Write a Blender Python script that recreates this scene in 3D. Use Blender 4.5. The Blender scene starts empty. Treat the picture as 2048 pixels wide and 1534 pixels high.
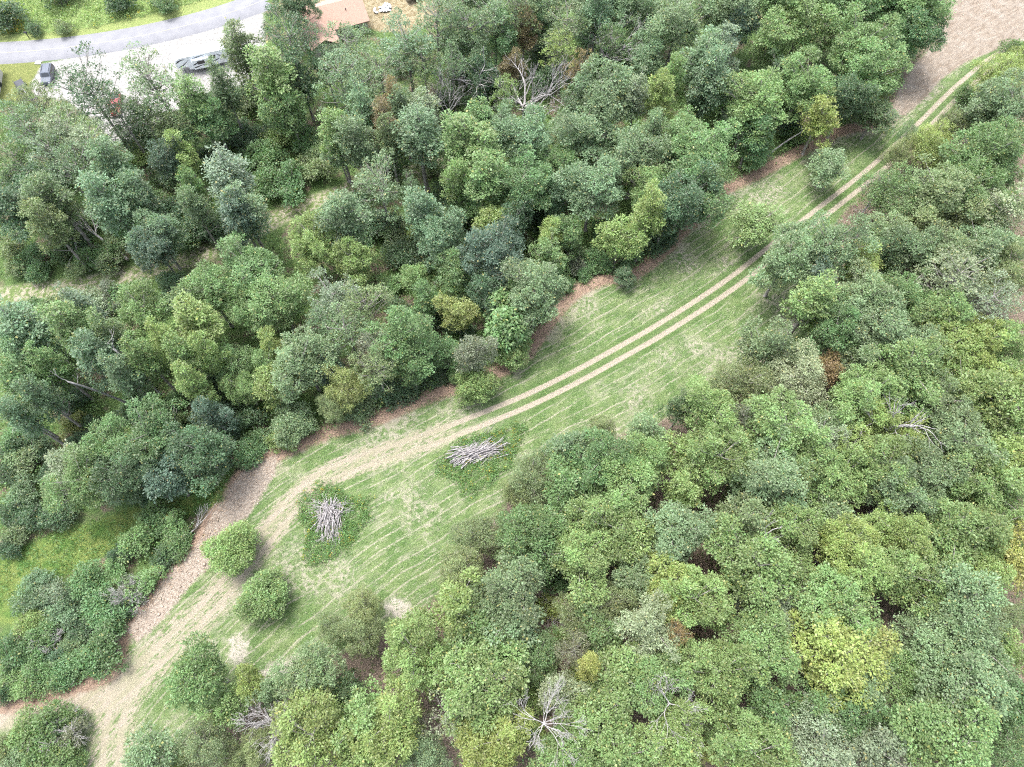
import bpy, math, random
import numpy as np
R_ = math.radians
scene = bpy.context.scene
col = scene.collection

# ---------------------------------------------------------------- camera, sky, sun, exposure
CAM_H = 97.0
cam_d = bpy.data.cameras.new("camera")
cam_d.sensor_width = 36.0
cam_d.lens = 36.0 * 1420.0 / 2048.0
cam_d.clip_end = 3000.0
cam = bpy.data.objects.new("camera", cam_d)
cam.location = (0, 0, CAM_H)
cam.rotation_euler = (R_(26.0), 0, 0)
col.objects.link(cam)
scene.camera = cam

SUN_ELEV, SUN_AZ = R_(73.0), R_(-45.0)      # azimuth from +Y towards +X
world = bpy.data.worlds.new("World")
scene.world = world
world.use_nodes = True
wn, wl = world.node_tree.nodes, world.node_tree.links
bg = wn["Background"]
sky = wn.new("ShaderNodeTexSky")
sky.sky_type = 'NISHITA'
sky.sun_disc = False
sky.sun_elevation = SUN_ELEV
sky.sun_rotation = SUN_AZ
sky.dust_density = 4.0
sky.air_density = 1.0
hs = wn.new("ShaderNodeHueSaturation")
hs.inputs["Saturation"].default_value = 0.5     # thin bright cloud: a whiter sky
wl.new(sky.outputs[0], hs.inputs["Color"])
wl.new(hs.outputs[0], bg.inputs["Color"])
bg.inputs["Strength"].default_value = 0.14
sun_d = bpy.data.lights.new("sun", 'SUN')
sun_d.energy = 1.25
sun_d.angle = R_(18.0)
sun_d.color = (1.0, 0.975, 0.94)
sun = bpy.data.objects.new("sun", sun_d)
sun.rotation_euler = (math.pi / 2 - SUN_ELEV, 0, math.pi - SUN_AZ)
col.objects.link(sun)
scene.view_settings.view_transform = 'Standard'
scene.view_settings.look = 'None'
scene.view_settings.gamma = 1.0
scene.view_settings.use_curve_mapping = False
scene.view_settings.exposure = 2.33
scene.cycles.max_bounces = 5
scene.cycles.adaptive_threshold = 0.025
scene.cycles.diffuse_bounces = 3
scene.cycles.glossy_bounces = 2
scene.cycles.transmission_bounces = 3
scene.cycles.use_denoising = False
scene.cycles.filter_width = 1.15

TRACK = [(111.3, 130.0), (101.4, 121.9), (94.5, 117.9), (88.0, 112.2), (82.9, 107.5), (76.4, 100.7), (70.4, 94.9), (63.6, 88.7), (57.2, 83.5), (44.0, 72.2), (37.4, 66.6), (30.2, 61.3), (21.7, 55.6), (17.6, 53.1), (9.6, 48.3), (2.7, 44.6), (-1.8, 42.6), (-5.5, 41.0), (-9.1, 39.5), (-12.7, 38.1), (-17.7, 36.4), (-23.3, 34.5), (-27.4, 32.2), (-30.5, 29.1), (-32.8, 25.5), (-35.0, 21.7), (-37.7, 17.7), (-39.8, 14.8), (-42.5, 11.7), (-45.1, 8.6), (-47.7, 6.1), (-48.9, 3.3), (-49.0, 0.5), (-48.2, -4.3), (-47.0, -9.5)]
MOW = [(111.3, 130.0), (101.4, 121.9), (88.0, 112.2), (76.4, 100.7), (63.6, 88.7), (44.0, 72.2), (30.2, 61.3), (17.6, 53.1), (2.7, 44.1), (-12.6, 35.4), (-26.6, 25.9), (-38.6, 15.4), (-48.9, 3.3), (-54.4, -3.8)]
ROAD = [(-132.9, 119.1), (-115.1, 118.8), (-100.6, 119.5), (-91.1, 120.5), (-81.7, 122.3), (-72.4, 124.9), (-63.1, 128.5), (-56.6, 131.8), (-49.5, 136.1), (-40.8, 145.0), (-29.1, 158.7)]
FORK = [(-48.7, 4.8), (-50.7, 4.0), (-54.7, 3.8), (-58.8, 2.9), (-63.4, 1.8), (-68.6, 0.5)]
BANK = [(128.5, 155.2), (91.3, 136.9), (87.8, 128.5), (83.6, 121.9), (78.4, 116.3), (73.9, 109.5), (70.7, 102.4), (66.1, 100.2), (61.3, 99.5), (55.2, 96.2), (48.1, 91.7), (42.1, 87.7), (36.4, 84.5), (32.3, 79.5), (28.5, 75.8), (26.5, 73.2), (23.8, 70.4), (21.1, 67.9), (18.5, 66.5), (15.7, 66.5), (11.9, 65.0), (8.5, 62.1), (6.0, 58.4), (3.6, 54.7), (2.0, 52.1), (-1.8, 49.4), (-6.4, 47.4), (-9.4, 46.5), (-14.6, 44.4), (-19.6, 41.9), (-23.9, 40.5), (-26.8, 39.7), (-31.0, 37.6), (-34.7, 35.6), (-38.2, 33.1), (-40.7, 29.1), (-42.1, 24.8), (-43.8, 21.4), (-46.5, 18.0), (-48.4, 14.8), (-50.7, 11.4), (-50.5, 8.6), (-50.7, 6.5), (-53.3, 5.5), (-57.9, 4.0), (-63.7, 2.7), (-69.6, 1.6)]
RIGHT = [(110.0, 126.3), (100.5, 119.1), (93.2, 113.5), (84.0, 104.9), (75.9, 98.6), (66.6, 90.2), (57.5, 80.6), (47.7, 69.1), (45.8, 63.2), (49.0, 58.5), (45.0, 54.0), (36.6, 50.5), (28.3, 44.6), (22.7, 41.3), (15.9, 38.9), (7.7, 35.0), (2.6, 32.8), (-1.0, 28.3), (-4.4, 24.8), (-6.4, 20.7), (-8.9, 16.7), (-12.7, 13.5), (-18.4, 11.0), (-24.5, 7.4), (-29.2, 5.1), (-33.8, 2.2), (-38.3, -0.0), (-41.5, -5.4), (-42.3, -9.5)]
TRAIL = [(-89.3, 63.2), (-83.2, 64.2), (-75.3, 65.2), (-67.5, 66.5), (-59.8, 68.6), (-49.9, 73.4), (-42.3, 78.5), (-35.2, 83.2), (-28.5, 86.4), (-23.5, 89.0), (-17.3, 90.8), (-12.1, 93.1)]
ZONES = {
  'DIRT': [(93.5, 145.0), (119.5, 145.0), (110.5, 130.8), (102.1, 124.1), (95.2, 120.5), (88.4, 117.1), (82.2, 112.2), (78.1, 107.5), (74.4, 104.0), (71.0, 101.3), (71.3, 104.9), (73.9, 109.5), (78.4, 116.3), (83.8, 121.9), (88.2, 129.2)],
  'SOIL': [(-33.9, 35.9), (-37.7, 33.9), (-40.3, 30.7), (-41.8, 26.6), (-42.8, 23.4), (-44.4, 20.8), (-46.7, 18.0), (-48.1, 14.7), (-50.3, 11.5), (-48.3, 10.1), (-45.7, 12.9), (-44.7, 14.5), (-43.0, 17.4), (-40.3, 20.7), (-37.3, 25.5), (-35.1, 30.2), (-33.9, 32.8)],
  'LOT': [(-91.3, 116.5), (-83.8, 119.1), (-71.9, 122.6), (-62.6, 126.3), (-55.2, 130.0), (-51.0, 132.3), (-48.7, 120.5), (-48.1, 113.5), (-52.6, 108.8), (-58.9, 106.9), (-64.7, 103.0), (-67.1, 97.4), (-72.8, 96.2), (-77.4, 101.7), (-83.3, 106.2), (-87.4, 107.5), (-90.4, 108.2), (-92.1, 111.1)],
  'LAWN': [(-107.4, 116.1), (-91.7, 117.4), (-91.5, 113.5), (-92.0, 110.8), (-92.4, 106.9), (-103.5, 104.9)],
  'VERGE': [(-112.6, 119.9), (-101.0, 120.5), (-91.4, 121.6), (-82.0, 123.6), (-72.7, 126.3), (-63.3, 129.8), (-56.8, 133.2), (-50.4, 138.2), (-53.0, 142.0), (-60.6, 137.2), (-66.2, 134.1), (-73.7, 130.8), (-83.0, 127.5), (-89.6, 125.7), (-96.4, 125.1), (-102.4, 125.1), (-114.2, 124.5)],
  'WEEDS': [(-114.1, 124.2), (-102.4, 125.1), (-96.4, 125.1), (-89.6, 125.7), (-83.0, 127.5), (-73.7, 130.8), (-66.2, 134.1), (-59.7, 137.9), (-53.0, 142.0), (-58.1, 160.5), (-126.9, 160.5)],
  'YARD': [(-47.7, 141.7), (-13.2, 145.0), (-12.7, 132.3), (-17.5, 127.7), (-22.5, 126.3), (-26.5, 126.3), (-30.7, 127.7), (-34.4, 134.6), (-41.3, 132.3), (-44.0, 129.2), (-47.4, 132.3)],
  'PALE1': [(-16.9, 14.9), (-15.5, 15.7), (-14.0, 15.3), (-13.0, 14.0), (-13.7, 12.9), (-15.3, 13.2), (-16.3, 13.7)],
  'PALE2': [(-36.8, 10.7), (-35.2, 11.3), (-33.8, 9.8), (-34.0, 8.1), (-35.3, 7.4), (-36.4, 8.5), (-36.2, 9.5)],
  'PALE3': [(-32.0, 6.5), (-30.5, 7.7), (-28.5, 8.1), (-27.2, 9.2), (-26.8, 8.5), (-28.5, 6.5), (-30.5, 5.2), (-31.5, 5.4)],
  'PALE4': [(42.2, 56.2), (44.6, 58.5), (46.9, 59.7), (47.2, 58.7), (44.9, 57.4), (43.1, 55.6)],
  'CLEAR': [(-73.3, 20.0), (-69.8, 21.8), (-63.8, 24.7), (-57.4, 26.6), (-49.1, 30.4), (-43.2, 32.6), (-40.5, 33.8), (-40.7, 29.1), (-43.6, 27.5), (-47.3, 26.8), (-51.2, 26.9), (-53.4, 26.2), (-54.0, 22.7), (-57.4, 21.4), (-60.2, 19.4), (-64.0, 16.1), (-65.6, 12.9), (-70.5, 11.7)]}
# x, y, crown radius, height, form, colour, label (metres)
TREES = [
(-38.4,108.0,4.77,17.6,'a','d','large dark green open-crowned tree, first tree left of the salmon-roofed house'),
(-40.5,121.4,3.43,12.7,'o','d','dark green broad-crowned tree, first tree upper-left of the salmon-roofed house'),
(-46.2,104.0,3.16,17.6,'n','v','olive tall narrow tree, first tree right of the white camper'),
(-48.6,97.1,2.31,16.8,'n','g','small grey-green tall narrow tree, first tree lower-right of the white camper'),
(-62.9,94.0,2.46,13.4,'a','g','small grey-green open-crowned tree, first tree right of the red pickup'),
(-69.3,94.7,4.55,17.7,'a','d','dark green open-crowned tree, first tree left of the red pickup'),
(-79.0,93.8,3.95,15.2,'a','v','olive open-crowned tree, third tree left of the red pickup'),
(-53.0,94.1,2.9,16.8,'n','l','light green tall narrow tree, first tree lower-left of the white camper'),
(-40.5,98.8,3.57,18.3,'n','l','light green tall narrow tree, second tree right of the white camper'),
(-38.5,95.3,3.29,12.3,'o','m','mid-green broad-crowned tree, second tree lower-right of the white camper'),
(-37.2,102.8,3.22,12.5,'o','d','dark green broad-crowned tree, second tree lower-left of the salmon-roofed house'),
(-29.6,99.8,4.63,16.6,'a','g','large grey-green open-crowned tree, first tree below the salmon-roofed house'),
(-28.8,87.9,2.53,16.3,'n','l','small light green tall narrow tree, third tree below the salmon-roofed house'),
(-29.2,88.0,2.46,10.4,'o','g','small grey-green broad-crowned tree, fifth tree below the salmon-roofed house'),
(-48.1,105.7,2.61,3.7,'b','d','dark green low dense shrub, second shrub lower-right of the white camper'),
(-50.6,104.0,2.6,3.7,'b','v','olive low dense shrub, first shrub lower-right of the white camper'),
(-57.9,92.9,2.96,11.0,'o','v','olive broad-crowned tree, second tree right of the red pickup'),
(-67.0,96.9,3.47,4.8,'b','d','dark green low dense shrub, first shrub lower-right of the red pickup'),
(-55.6,87.4,2.3,10.1,'o','y','small lime-green broad-crowned tree, second tree lower-right of the red pickup'),
(-58.0,86.0,2.59,11.3,'o','u','small blue-green broad-crowned tree, first tree lower-right of the red pickup'),
(-66.5,91.5,2.03,2.9,'b','y','lime-green low dense shrub, first shrub below the red pickup'),
(-53.4,94.6,2.21,3.0,'b','v','olive low dense shrub, second shrub below the white camper'),
(-49.2,96.1,3.0,4.4,'b','d','dark green low dense shrub, third shrub lower-right of the white camper'),
(-46.9,91.3,2.8,3.8,'b','m','mid-green low dense shrub, fifth shrub lower-right of the white camper'),
(-43.4,92.1,2.8,4.0,'b','m','mid-green low dense shrub, eighth shrub lower-right of the white camper'),
(-41.7,96.7,2.69,3.7,'b','y','lime-green low dense shrub, sixth shrub lower-right of the white camper'),
(-36.9,95.4,2.83,3.8,'b','m','mid-green low dense shrub, first shrub below the salmon-roofed house'),
(-42.7,85.7,3.04,4.4,'b','m','mid-green low dense shrub, first shrub upper-right of the grass trail'),
(-38.9,84.9,3.33,4.6,'b','m','mid-green low dense shrub, second shrub upper-right of the grass trail'),
(-35.1,88.9,2.92,4.0,'b','v','olive low dense shrub, third shrub upper-right of the grass trail'),
(-33.9,92.8,2.5,3.7,'b','v','olive low dense shrub, second shrub below the salmon-roofed house'),
(-79.0,87.5,3.86,16.2,'a','g','grey-green open-crowned tree, fourth tree left of the red pickup'),
(-80.1,83.4,3.23,14.3,'a','m','mid-green open-crowned tree, fifth tree lower-left of the red pickup'),
(-72.9,87.6,3.72,16.1,'a','s','silvery open-crowned tree, second tree left of the red pickup'),
(-74.6,84.0,3.67,15.4,'a','s','silvery open-crowned tree, fourth tree lower-left of the red pickup'),
(-68.4,85.4,3.69,15.7,'a','s','silvery open-crowned tree, second tree lower-left of the red pickup'),
(-69.0,80.5,3.62,14.9,'a','g','grey-green open-crowned tree, third tree lower-left of the red pickup'),
(-63.4,80.7,2.75,17.3,'n','g','grey-green tall narrow tree, first tree below the red pickup'),
(-71.0,73.5,2.81,17.0,'n','v','olive tall narrow tree, first tree upper-left of the toppled grey dead tree'),
(-70.3,68.8,2.34,16.9,'n','v','small olive tall narrow tree, first tree left of the toppled grey dead tree'),
(-62.1,72.9,3.09,17.6,'n','g','grey-green tall narrow tree, first tree above the toppled grey dead tree'),
(-58.5,76.0,2.27,15.8,'n','g','small grey-green tall narrow tree, first tree upper-right of the toppled grey dead tree'),
(-67.2,80.6,2.83,11.2,'o','m','mid-green broad-crowned tree, second tree above the toppled grey dead tree'),
(-50.5,77.2,1.71,15.0,'n','l','small light green tall narrow tree, second tree above the grass trail'),
(-49.5,73.2,1.96,15.3,'n','g','small grey-green tall narrow tree, first tree upper-left of the grass trail'),
(-44.2,77.8,3.44,16.7,'n','s','silvery tall narrow tree, first tree above the grass trail'),
(-41.3,71.9,2.79,16.4,'n','g','grey-green tall narrow tree, second tree upper-right of the grass trail'),
(-41.7,70.8,2.78,16.8,'n','u','blue-green tall narrow tree, first tree upper-right of the grass trail'),
(-55.4,69.2,3.82,12.6,'o','g','grey-green broad-crowned tree, second tree right of the toppled grey dead tree'),
(-83.0,72.1,2.61,3.8,'b','v','olive low dense shrub, sixth shrub left of the toppled grey dead tree'),
(-25.5,70.2,3.05,16.7,'n','g','grey-green tall narrow tree, fifth tree right of the grass trail'),
(-29.6,73.2,2.33,10.2,'o','m','small mid-green broad-crowned tree, third tree right of the grass trail'),
(-30.6,67.4,3.65,13.2,'o','y','lime-green broad-crowned tree, second tree right of the grass trail'),
(-52.7,77.9,3.1,4.4,'b','d','dark green low dense shrub, first shrub above the grass trail'),
(-52.2,75.9,2.94,4.1,'b','d','dark green low dense shrub, first shrub upper-left of the grass trail'),
(-54.7,74.2,2.34,3.3,'b','m','mid-green low dense shrub, second shrub upper-left of the grass trail'),
(-60.7,87.4,2.3,3.3,'b','d','dark green low dense shrub, second shrub lower-right of the red pickup'),
(-55.1,92.2,2.19,3.0,'b','d','dark green low dense shrub, third shrub below the white camper'),
(-73.8,74.8,2.78,4.1,'b','d','dark green low dense shrub, first shrub left of the toppled grey dead tree'),
(-79.7,70.2,2.31,3.1,'b','m','mid-green low dense shrub, fourth shrub left of the toppled grey dead tree'),
(-68.1,69.8,2.45,3.5,'b','m','mid-green low dense shrub, first shrub below the toppled grey dead tree'),
(-51.6,98.9,2.55,3.7,'b','v','olive low dense shrub, first shrub below the white camper'),
(-46.8,97.5,2.23,3.0,'b','d','dark green low dense shrub, fourth shrub lower-right of the white camper'),
(-40.2,98.9,2.55,3.7,'b','d','dark green low dense shrub, seventh shrub lower-right of the white camper'),
(-65.8,76.5,2.36,3.3,'b','m','mid-green low dense shrub, first shrub upper-right of the toppled grey dead tree'),
(-33.1,105.8,2.88,14.0,'a','d','dark green open-crowned tree, first tree lower-left of the salmon-roofed house'),
(-100.7,127.2,3.31,4.5,'b','d','dark green low dense shrub, fourth shrub upper-left of the red pickup'),
(-94.9,125.2,1.57,2.1,'b','d','dark green low dense shrub, second shrub upper-left of the red pickup'),
(-89.1,125.2,1.57,2.2,'b','v','olive low dense shrub, first shrub upper-left of the red pickup'),
(-79.1,132.0,2.66,3.9,'b','d','dark green low dense shrub, first shrub above the red pickup'),
(-70.3,132.1,2.31,3.2,'b','m','mid-green low dense shrub, first shrub upper-left of the white camper'),
(-92.5,135.0,3.22,4.7,'b','m','mid-green low dense shrub, third shrub upper-left of the red pickup'),
(-40.0,130.0,2.12,3.1,'b','d','dark green low dense shrub, first shrub upper-left of the salmon-roofed house'),
(-67.0,81.1,2.1,3.1,'b','d','dark green low dense shrub, second shrub upper-right of the toppled grey dead tree'),
(-72.1,78.1,2.08,2.9,'b','v','olive low dense shrub, first shrub upper-left of the toppled grey dead tree'),
(-79.4,87.3,2.45,3.4,'b','d','dark green low dense shrub, second shrub upper-left of the toppled grey dead tree'),
(-84.5,87.3,2.45,3.5,'b','d','dark green low dense shrub, third shrub upper-left of the toppled grey dead tree'),
(-68.1,85.6,2.14,3.1,'b','d','dark green low dense shrub, third shrub upper-right of the toppled grey dead tree'),
(-62.2,82.4,2.41,3.3,'b','m','mid-green low dense shrub, fourth shrub upper-right of the toppled grey dead tree'),
(-58.8,80.7,2.1,3.0,'b','d','dark green low dense shrub, third shrub upper-left of the grass trail'),
(-87.6,87.7,2.46,3.6,'b','d','dark green low dense shrub, fourth shrub upper-left of the toppled grey dead tree'),
(-67.1,73.7,1.76,2.6,'b','v','olive low dense shrub, first shrub right of the toppled grey dead tree'),
(-75.4,72.5,2.04,2.8,'b','v','olive low dense shrub, second shrub left of the toppled grey dead tree'),
(-49.0,78.5,2.09,3.1,'b','d','dark green low dense shrub, second shrub above the grass trail'),
(-23.2,103.3,3.78,15.0,'a','g','grey-green open-crowned tree, second tree lower-right of the salmon-roofed house'),
(-25.7,98.5,4.02,15.8,'a','g','grey-green open-crowned tree, third tree lower-right of the salmon-roofed house'),
(-15.5,105.2,3.34,14.9,'a','v','olive open-crowned tree, second tree right of the salmon-roofed house'),
(-8.3,112.5,4.06,16.7,'a','g','grey-green open-crowned tree, fifth tree upper-left of the big bare dead tree'),
(-7.6,110.7,3.47,12.3,'o','g','grey-green broad-crowned tree, third tree upper-left of the big bare dead tree'),
(-3.2,114.5,3.93,16.5,'a','g','grey-green open-crowned tree, fourth tree upper-left of the big bare dead tree'),
(-1.4,113.3,2.85,11.4,'o','m','mid-green broad-crowned tree, second tree upper-left of the big bare dead tree'),
(-5.4,106.0,2.62,10.7,'o','d','dark green broad-crowned tree, second tree left of the big bare dead tree'),
(2.1,115.3,2.54,10.6,'o','r','small rusty broad-crowned tree, first tree above the big bare dead tree'),
(-0.2,108.8,2.16,9.8,'o','r','small rusty broad-crowned tree, first tree upper-left of the big bare dead tree'),
(10.0,113.1,4.23,15.8,'a','v','olive open-crowned tree, second tree upper-right of the big bare dead tree'),
(8.8,108.6,3.07,13.8,'a','y','lime-green open-crowned tree, first tree upper-right of the big bare dead tree'),
(12.0,104.7,2.4,13.2,'a','r','small rusty open-crowned tree, first tree right of the big bare dead tree'),
(5.8,118.3,2.9,11.9,'o','d','dark green broad-crowned tree, second tree above the big bare dead tree'),
(17.9,110.1,2.92,13.6,'a','m','mid-green open-crowned tree, fourth tree upper-right of the big bare dead tree'),
(23.8,108.8,3.61,12.2,'o','g','grey-green broad-crowned tree, fourth tree right of the big bare dead tree'),
(-10.6,105.1,2.72,14.2,'a','g','grey-green open-crowned tree, third tree left of the big bare dead tree'),
(-20.0,95.7,1.83,15.7,'n','r','small rusty tall narrow tree, fourth tree lower-right of the salmon-roofed house'),
(-21.0,90.4,2.25,15.9,'n','r','small rusty tall narrow tree, fifth tree lower-right of the salmon-roofed house'),
(-20.2,87.0,2.07,15.5,'n','v','small olive tall narrow tree, eighth tree lower-right of the salmon-roofed house'),
(-18.4,93.1,2.27,16.2,'n','g','small grey-green tall narrow tree, sixth tree lower-right of the salmon-roofed house'),
(-24.8,92.5,2.57,16.9,'n','g','small grey-green tall narrow tree, second tree below the salmon-roofed house'),
(-25.6,85.8,2.8,16.6,'n','g','grey-green tall narrow tree, fourth tree below the salmon-roofed house'),
(-25.2,93.2,1.89,2.6,'b','d','dark green low dense shrub, third shrub below the salmon-roofed house'),
(-15.3,92.8,2.58,15.8,'n','s','small silvery tall narrow tree, seventh tree lower-right of the salmon-roofed house'),
(-1.6,98.9,2.35,13.4,'a','y','small lime-green open-crowned tree, first tree left of the big bare dead tree'),
(-5.2,90.6,2.71,15.9,'n','l','light green tall narrow tree, second tree lower-left of the big bare dead tree'),
(-4.5,83.0,3.22,17.2,'n','l','light green tall narrow tree, third tree lower-left of the big bare dead tree'),
(-8.4,77.7,2.14,16.4,'n','l','small light green tall narrow tree, sixth tree lower-left of the big bare dead tree'),
(-4.2,78.1,3.45,16.8,'n','l','light green tall narrow tree, fifth tree lower-left of the big bare dead tree'),
(-5.9,76.8,2.79,11.5,'o','m','mid-green broad-crowned tree, sixth tree above the golden young tree'),
(12.1,97.6,3.01,12.1,'o','g','grey-green broad-crowned tree, first tree lower-right of the big bare dead tree'),
(16.9,89.6,2.78,11.3,'o','d','dark green broad-crowned tree, third tree lower-right of the big bare dead tree'),
(20.8,95.4,2.14,16.4,'n','s','small silvery tall narrow tree, third tree right of the big bare dead tree'),
(24.8,96.4,2.61,15.9,'n','y','lime-green tall narrow tree, fifth tree right of the big bare dead tree'),
(27.5,100.9,1.87,15.6,'n','l','small light green tall narrow tree, seventh tree right of the big bare dead tree'),
(23.3,88.8,2.09,15.4,'n','g','small grey-green tall narrow tree, sixth tree right of the big bare dead tree'),
(27.7,89.5,3.23,12.4,'o','l','light green broad-crowned tree, sixth tree above the lone bush on the brown bank'),
(7.0,78.4,2.52,10.5,'o','d','small dark green broad-crowned tree, third tree upper-left of the lone bush on the brown bank'),
(21.9,78.5,3.67,12.8,'o','l','light green broad-crowned tree, third tree above the lone bush on the brown bank'),
(20.7,70.8,2.5,17.1,'n','y','small lime-green tall narrow tree, second tree above the lone bush on the brown bank'),
(26.9,84.5,2.13,10.3,'o','d','small dark green broad-crowned tree, fourth tree upper-right of the lone bush on the brown bank'),
(6.2,70.5,2.16,10.5,'o','y','small lime-green broad-crowned tree, second tree upper-left of the lone bush on the brown bank'),
(-3.4,72.6,2.89,11.4,'o','y','lime-green broad-crowned tree, fourth tree above the golden young tree'),
(-13.9,71.5,2.65,16.5,'n','g','grey-green tall narrow tree, fifth tree above the golden young tree'),
(-16.4,79.1,1.76,12.1,'a','g','small grey-green open-crowned tree, seventh tree above the golden young tree'),
(-26.8,80.0,2.83,4.0,'b','d','dark green low dense shrub, seventh shrub upper-left of the golden young tree'),
(-23.1,77.1,3.09,4.3,'b','d','dark green low dense shrub, fifth shrub upper-left of the golden young tree'),
(-19.9,75.5,2.35,3.3,'b','v','olive low dense shrub, fourth shrub upper-left of the golden young tree'),
(-26.1,75.2,2.78,3.8,'b','m','mid-green low dense shrub, sixth shrub upper-left of the golden young tree'),
(-16.5,75.8,1.77,2.5,'b','y','lime-green low dense shrub, third shrub upper-left of the golden young tree'),
(-16.4,70.3,2.73,4.0,'b','d','dark green low dense shrub, first shrub upper-left of the golden young tree'),
(0.1,72.7,2.75,11.6,'o','d','dark green broad-crowned tree, third tree upper-right of the golden young tree'),
(1.5,71.3,2.32,3.3,'b','v','olive low dense shrub, second shrub upper-right of the golden young tree'),
(5.8,65.9,2.68,11.0,'o','l','light green broad-crowned tree, second tree left of the lone bush on the brown bank'),
(8.4,71.3,2.45,10.4,'o','m','small mid-green broad-crowned tree, first tree upper-left of the lone bush on the brown bank'),
(9.9,70.9,2.31,3.2,'b','v','olive low dense shrub, second shrub upper-left of the lone bush on the brown bank'),
(17.0,69.5,2.99,11.4,'o','y','lime-green broad-crowned tree, first tree above the lone bush on the brown bank'),
(19.5,71.8,2.61,3.8,'b','m','mid-green low dense shrub, first shrub above the lone bush on the brown bank'),
(15.8,76.2,2.36,3.4,'b','m','mid-green low dense shrub, second shrub above the lone bush on the brown bank'),
(23.9,72.3,2.46,10.5,'o','d','small dark green broad-crowned tree, first tree upper-right of the lone bush on the brown bank'),
(25.4,74.2,2.05,3.0,'b','d','dark green low dense shrub, second shrub upper-right of the lone bush on the brown bank'),
(-8.7,73.0,2.33,3.4,'b','d','dark green low dense shrub, first shrub above the golden young tree'),
(-19.0,71.3,2.32,3.3,'b','d','dark green low dense shrub, second shrub upper-left of the golden young tree'),
(12.0,93.6,2.51,3.6,'b','d','dark green low dense shrub, second shrub lower-right of the big bare dead tree'),
(-10.8,83.1,2.42,3.5,'b','d','dark green low dense shrub, third shrub above the golden young tree'),
(5.0,92.4,2.5,3.5,'b','d','dark green low dense shrub, first shrub below the big bare dead tree'),
(4.2,79.0,2.38,3.4,'b','d','dark green low dense shrub, third shrub upper-left of the lone bush on the brown bank'),
(-8.8,78.3,2.38,3.3,'b','d','dark green low dense shrub, second shrub above the golden young tree'),
(-11.3,119.0,3.99,15.9,'a','g','grey-green open-crowned tree, seventh tree upper-left of the big bare dead tree'),
(-5.9,123.3,4.13,14.0,'o','g','grey-green broad-crowned tree, sixth tree upper-left of the big bare dead tree'),
(0.4,116.3,3.63,15.6,'a','v','olive open-crowned tree, third tree above the big bare dead tree'),
(3.0,122.8,4.12,13.4,'o','g','grey-green broad-crowned tree, fifth tree above the big bare dead tree'),
(6.9,118.1,3.33,15.3,'a','g','grey-green open-crowned tree, fourth tree above the big bare dead tree'),
(15.0,114.8,2.96,17.1,'n','g','grey-green tall narrow tree, third tree upper-right of the big bare dead tree'),
(25.2,126.2,2.79,4.0,'b','d','dark green low dense shrub, third shrub upper-right of the big bare dead tree'),
(26.8,121.4,3.43,11.9,'o','m','mid-green broad-crowned tree, seventh tree upper-right of the big bare dead tree'),
(14.9,123.6,2.42,3.4,'b','d','dark green low dense shrub, second shrub upper-right of the big bare dead tree'),
(12.1,112.3,2.34,3.2,'b','d','dark green low dense shrub, first shrub right of the big bare dead tree'),
(22.1,116.4,2.37,3.4,'b','d','dark green low dense shrub, third shrub right of the big bare dead tree'),
(16.2,116.4,2.37,3.3,'b','d','dark green low dense shrub, second shrub right of the big bare dead tree'),
(-9.9,112.0,2.67,3.9,'b','d','dark green low dense shrub, second shrub left of the big bare dead tree'),
(-12.9,106.0,2.29,3.3,'b','d','dark green low dense shrub, fourth shrub left of the big bare dead tree'),
(-7.8,106.0,2.29,3.3,'b','d','dark green low dense shrub, first shrub left of the big bare dead tree'),
(5.7,116.4,2.37,3.3,'b','d','dark green low dense shrub, first shrub upper-right of the big bare dead tree'),
(5.9,110.2,2.65,3.8,'b','d','dark green low dense shrub, first shrub lower-right of the big bare dead tree'),
(-4.1,108.0,1.98,2.9,'b','d','dark green low dense shrub, first shrub lower-left of the big bare dead tree'),
(-13.9,100.0,2.25,3.3,'b','d','dark green low dense shrub, third shrub lower-left of the big bare dead tree'),
(-11.3,95.8,2.22,3.1,'b','m','mid-green low dense shrub, second shrub lower-left of the big bare dead tree'),
(-20.8,95.8,2.22,3.2,'b','d','dark green low dense shrub, second shrub lower-right of the salmon-roofed house'),
(-21.3,89.8,2.17,3.2,'b','m','mid-green low dense shrub, fourth shrub below the salmon-roofed house'),
(-14.7,90.0,1.86,2.7,'b','v','olive low dense shrub, fourth shrub lower-left of the big bare dead tree'),
(-21.5,115.5,2.36,3.5,'b','v','olive low dense shrub, first shrub lower-right of the salmon-roofed house'),
(-12.9,121.2,2.41,3.5,'b','v','olive low dense shrub, third shrub left of the big bare dead tree'),
(42.1,116.8,3.71,13.0,'o','u','blue-green broad-crowned tree, seventh tree upper-left of the lone tree by the dirt'),
(33.1,104.5,3.33,17.3,'n','g','grey-green tall narrow tree, ninth tree right of the big bare dead tree'),
(36.6,106.8,2.71,16.1,'n','s','silvery tall narrow tree, eighth tree upper-left of the lone tree by the dirt'),
(34.0,99.5,3.27,17.7,'n','g','grey-green tall narrow tree, fifth tree left of the lone tree by the dirt'),
(33.2,99.9,2.41,10.9,'o','d','small dark green broad-crowned tree, sixth tree left of the lone tree by the dirt'),
(47.0,111.8,3.43,10.5,'f','l','light green feathery tree, fifth tree upper-left of the lone tree by the dirt'),
(47.8,104.8,2.93,11.7,'o','d','dark green broad-crowned tree, third tree upper-left of the lone tree by the dirt'),
(41.2,91.4,3.25,12.3,'o','m','mid-green broad-crowned tree, second tree left of the lone tree by the dirt'),
(65.4,104.0,2.92,11.7,'o','y','lime-green broad-crowned tree, first tree above the lone tree by the dirt'),
(69.5,111.3,2.99,11.3,'o','m','mid-green broad-crowned tree, second tree upper-left of the bare dirt field'),
(60.0,104.3,2.28,3.3,'b','d','dark green low dense shrub, first shrub upper-left of the lone tree by the dirt'),
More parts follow.
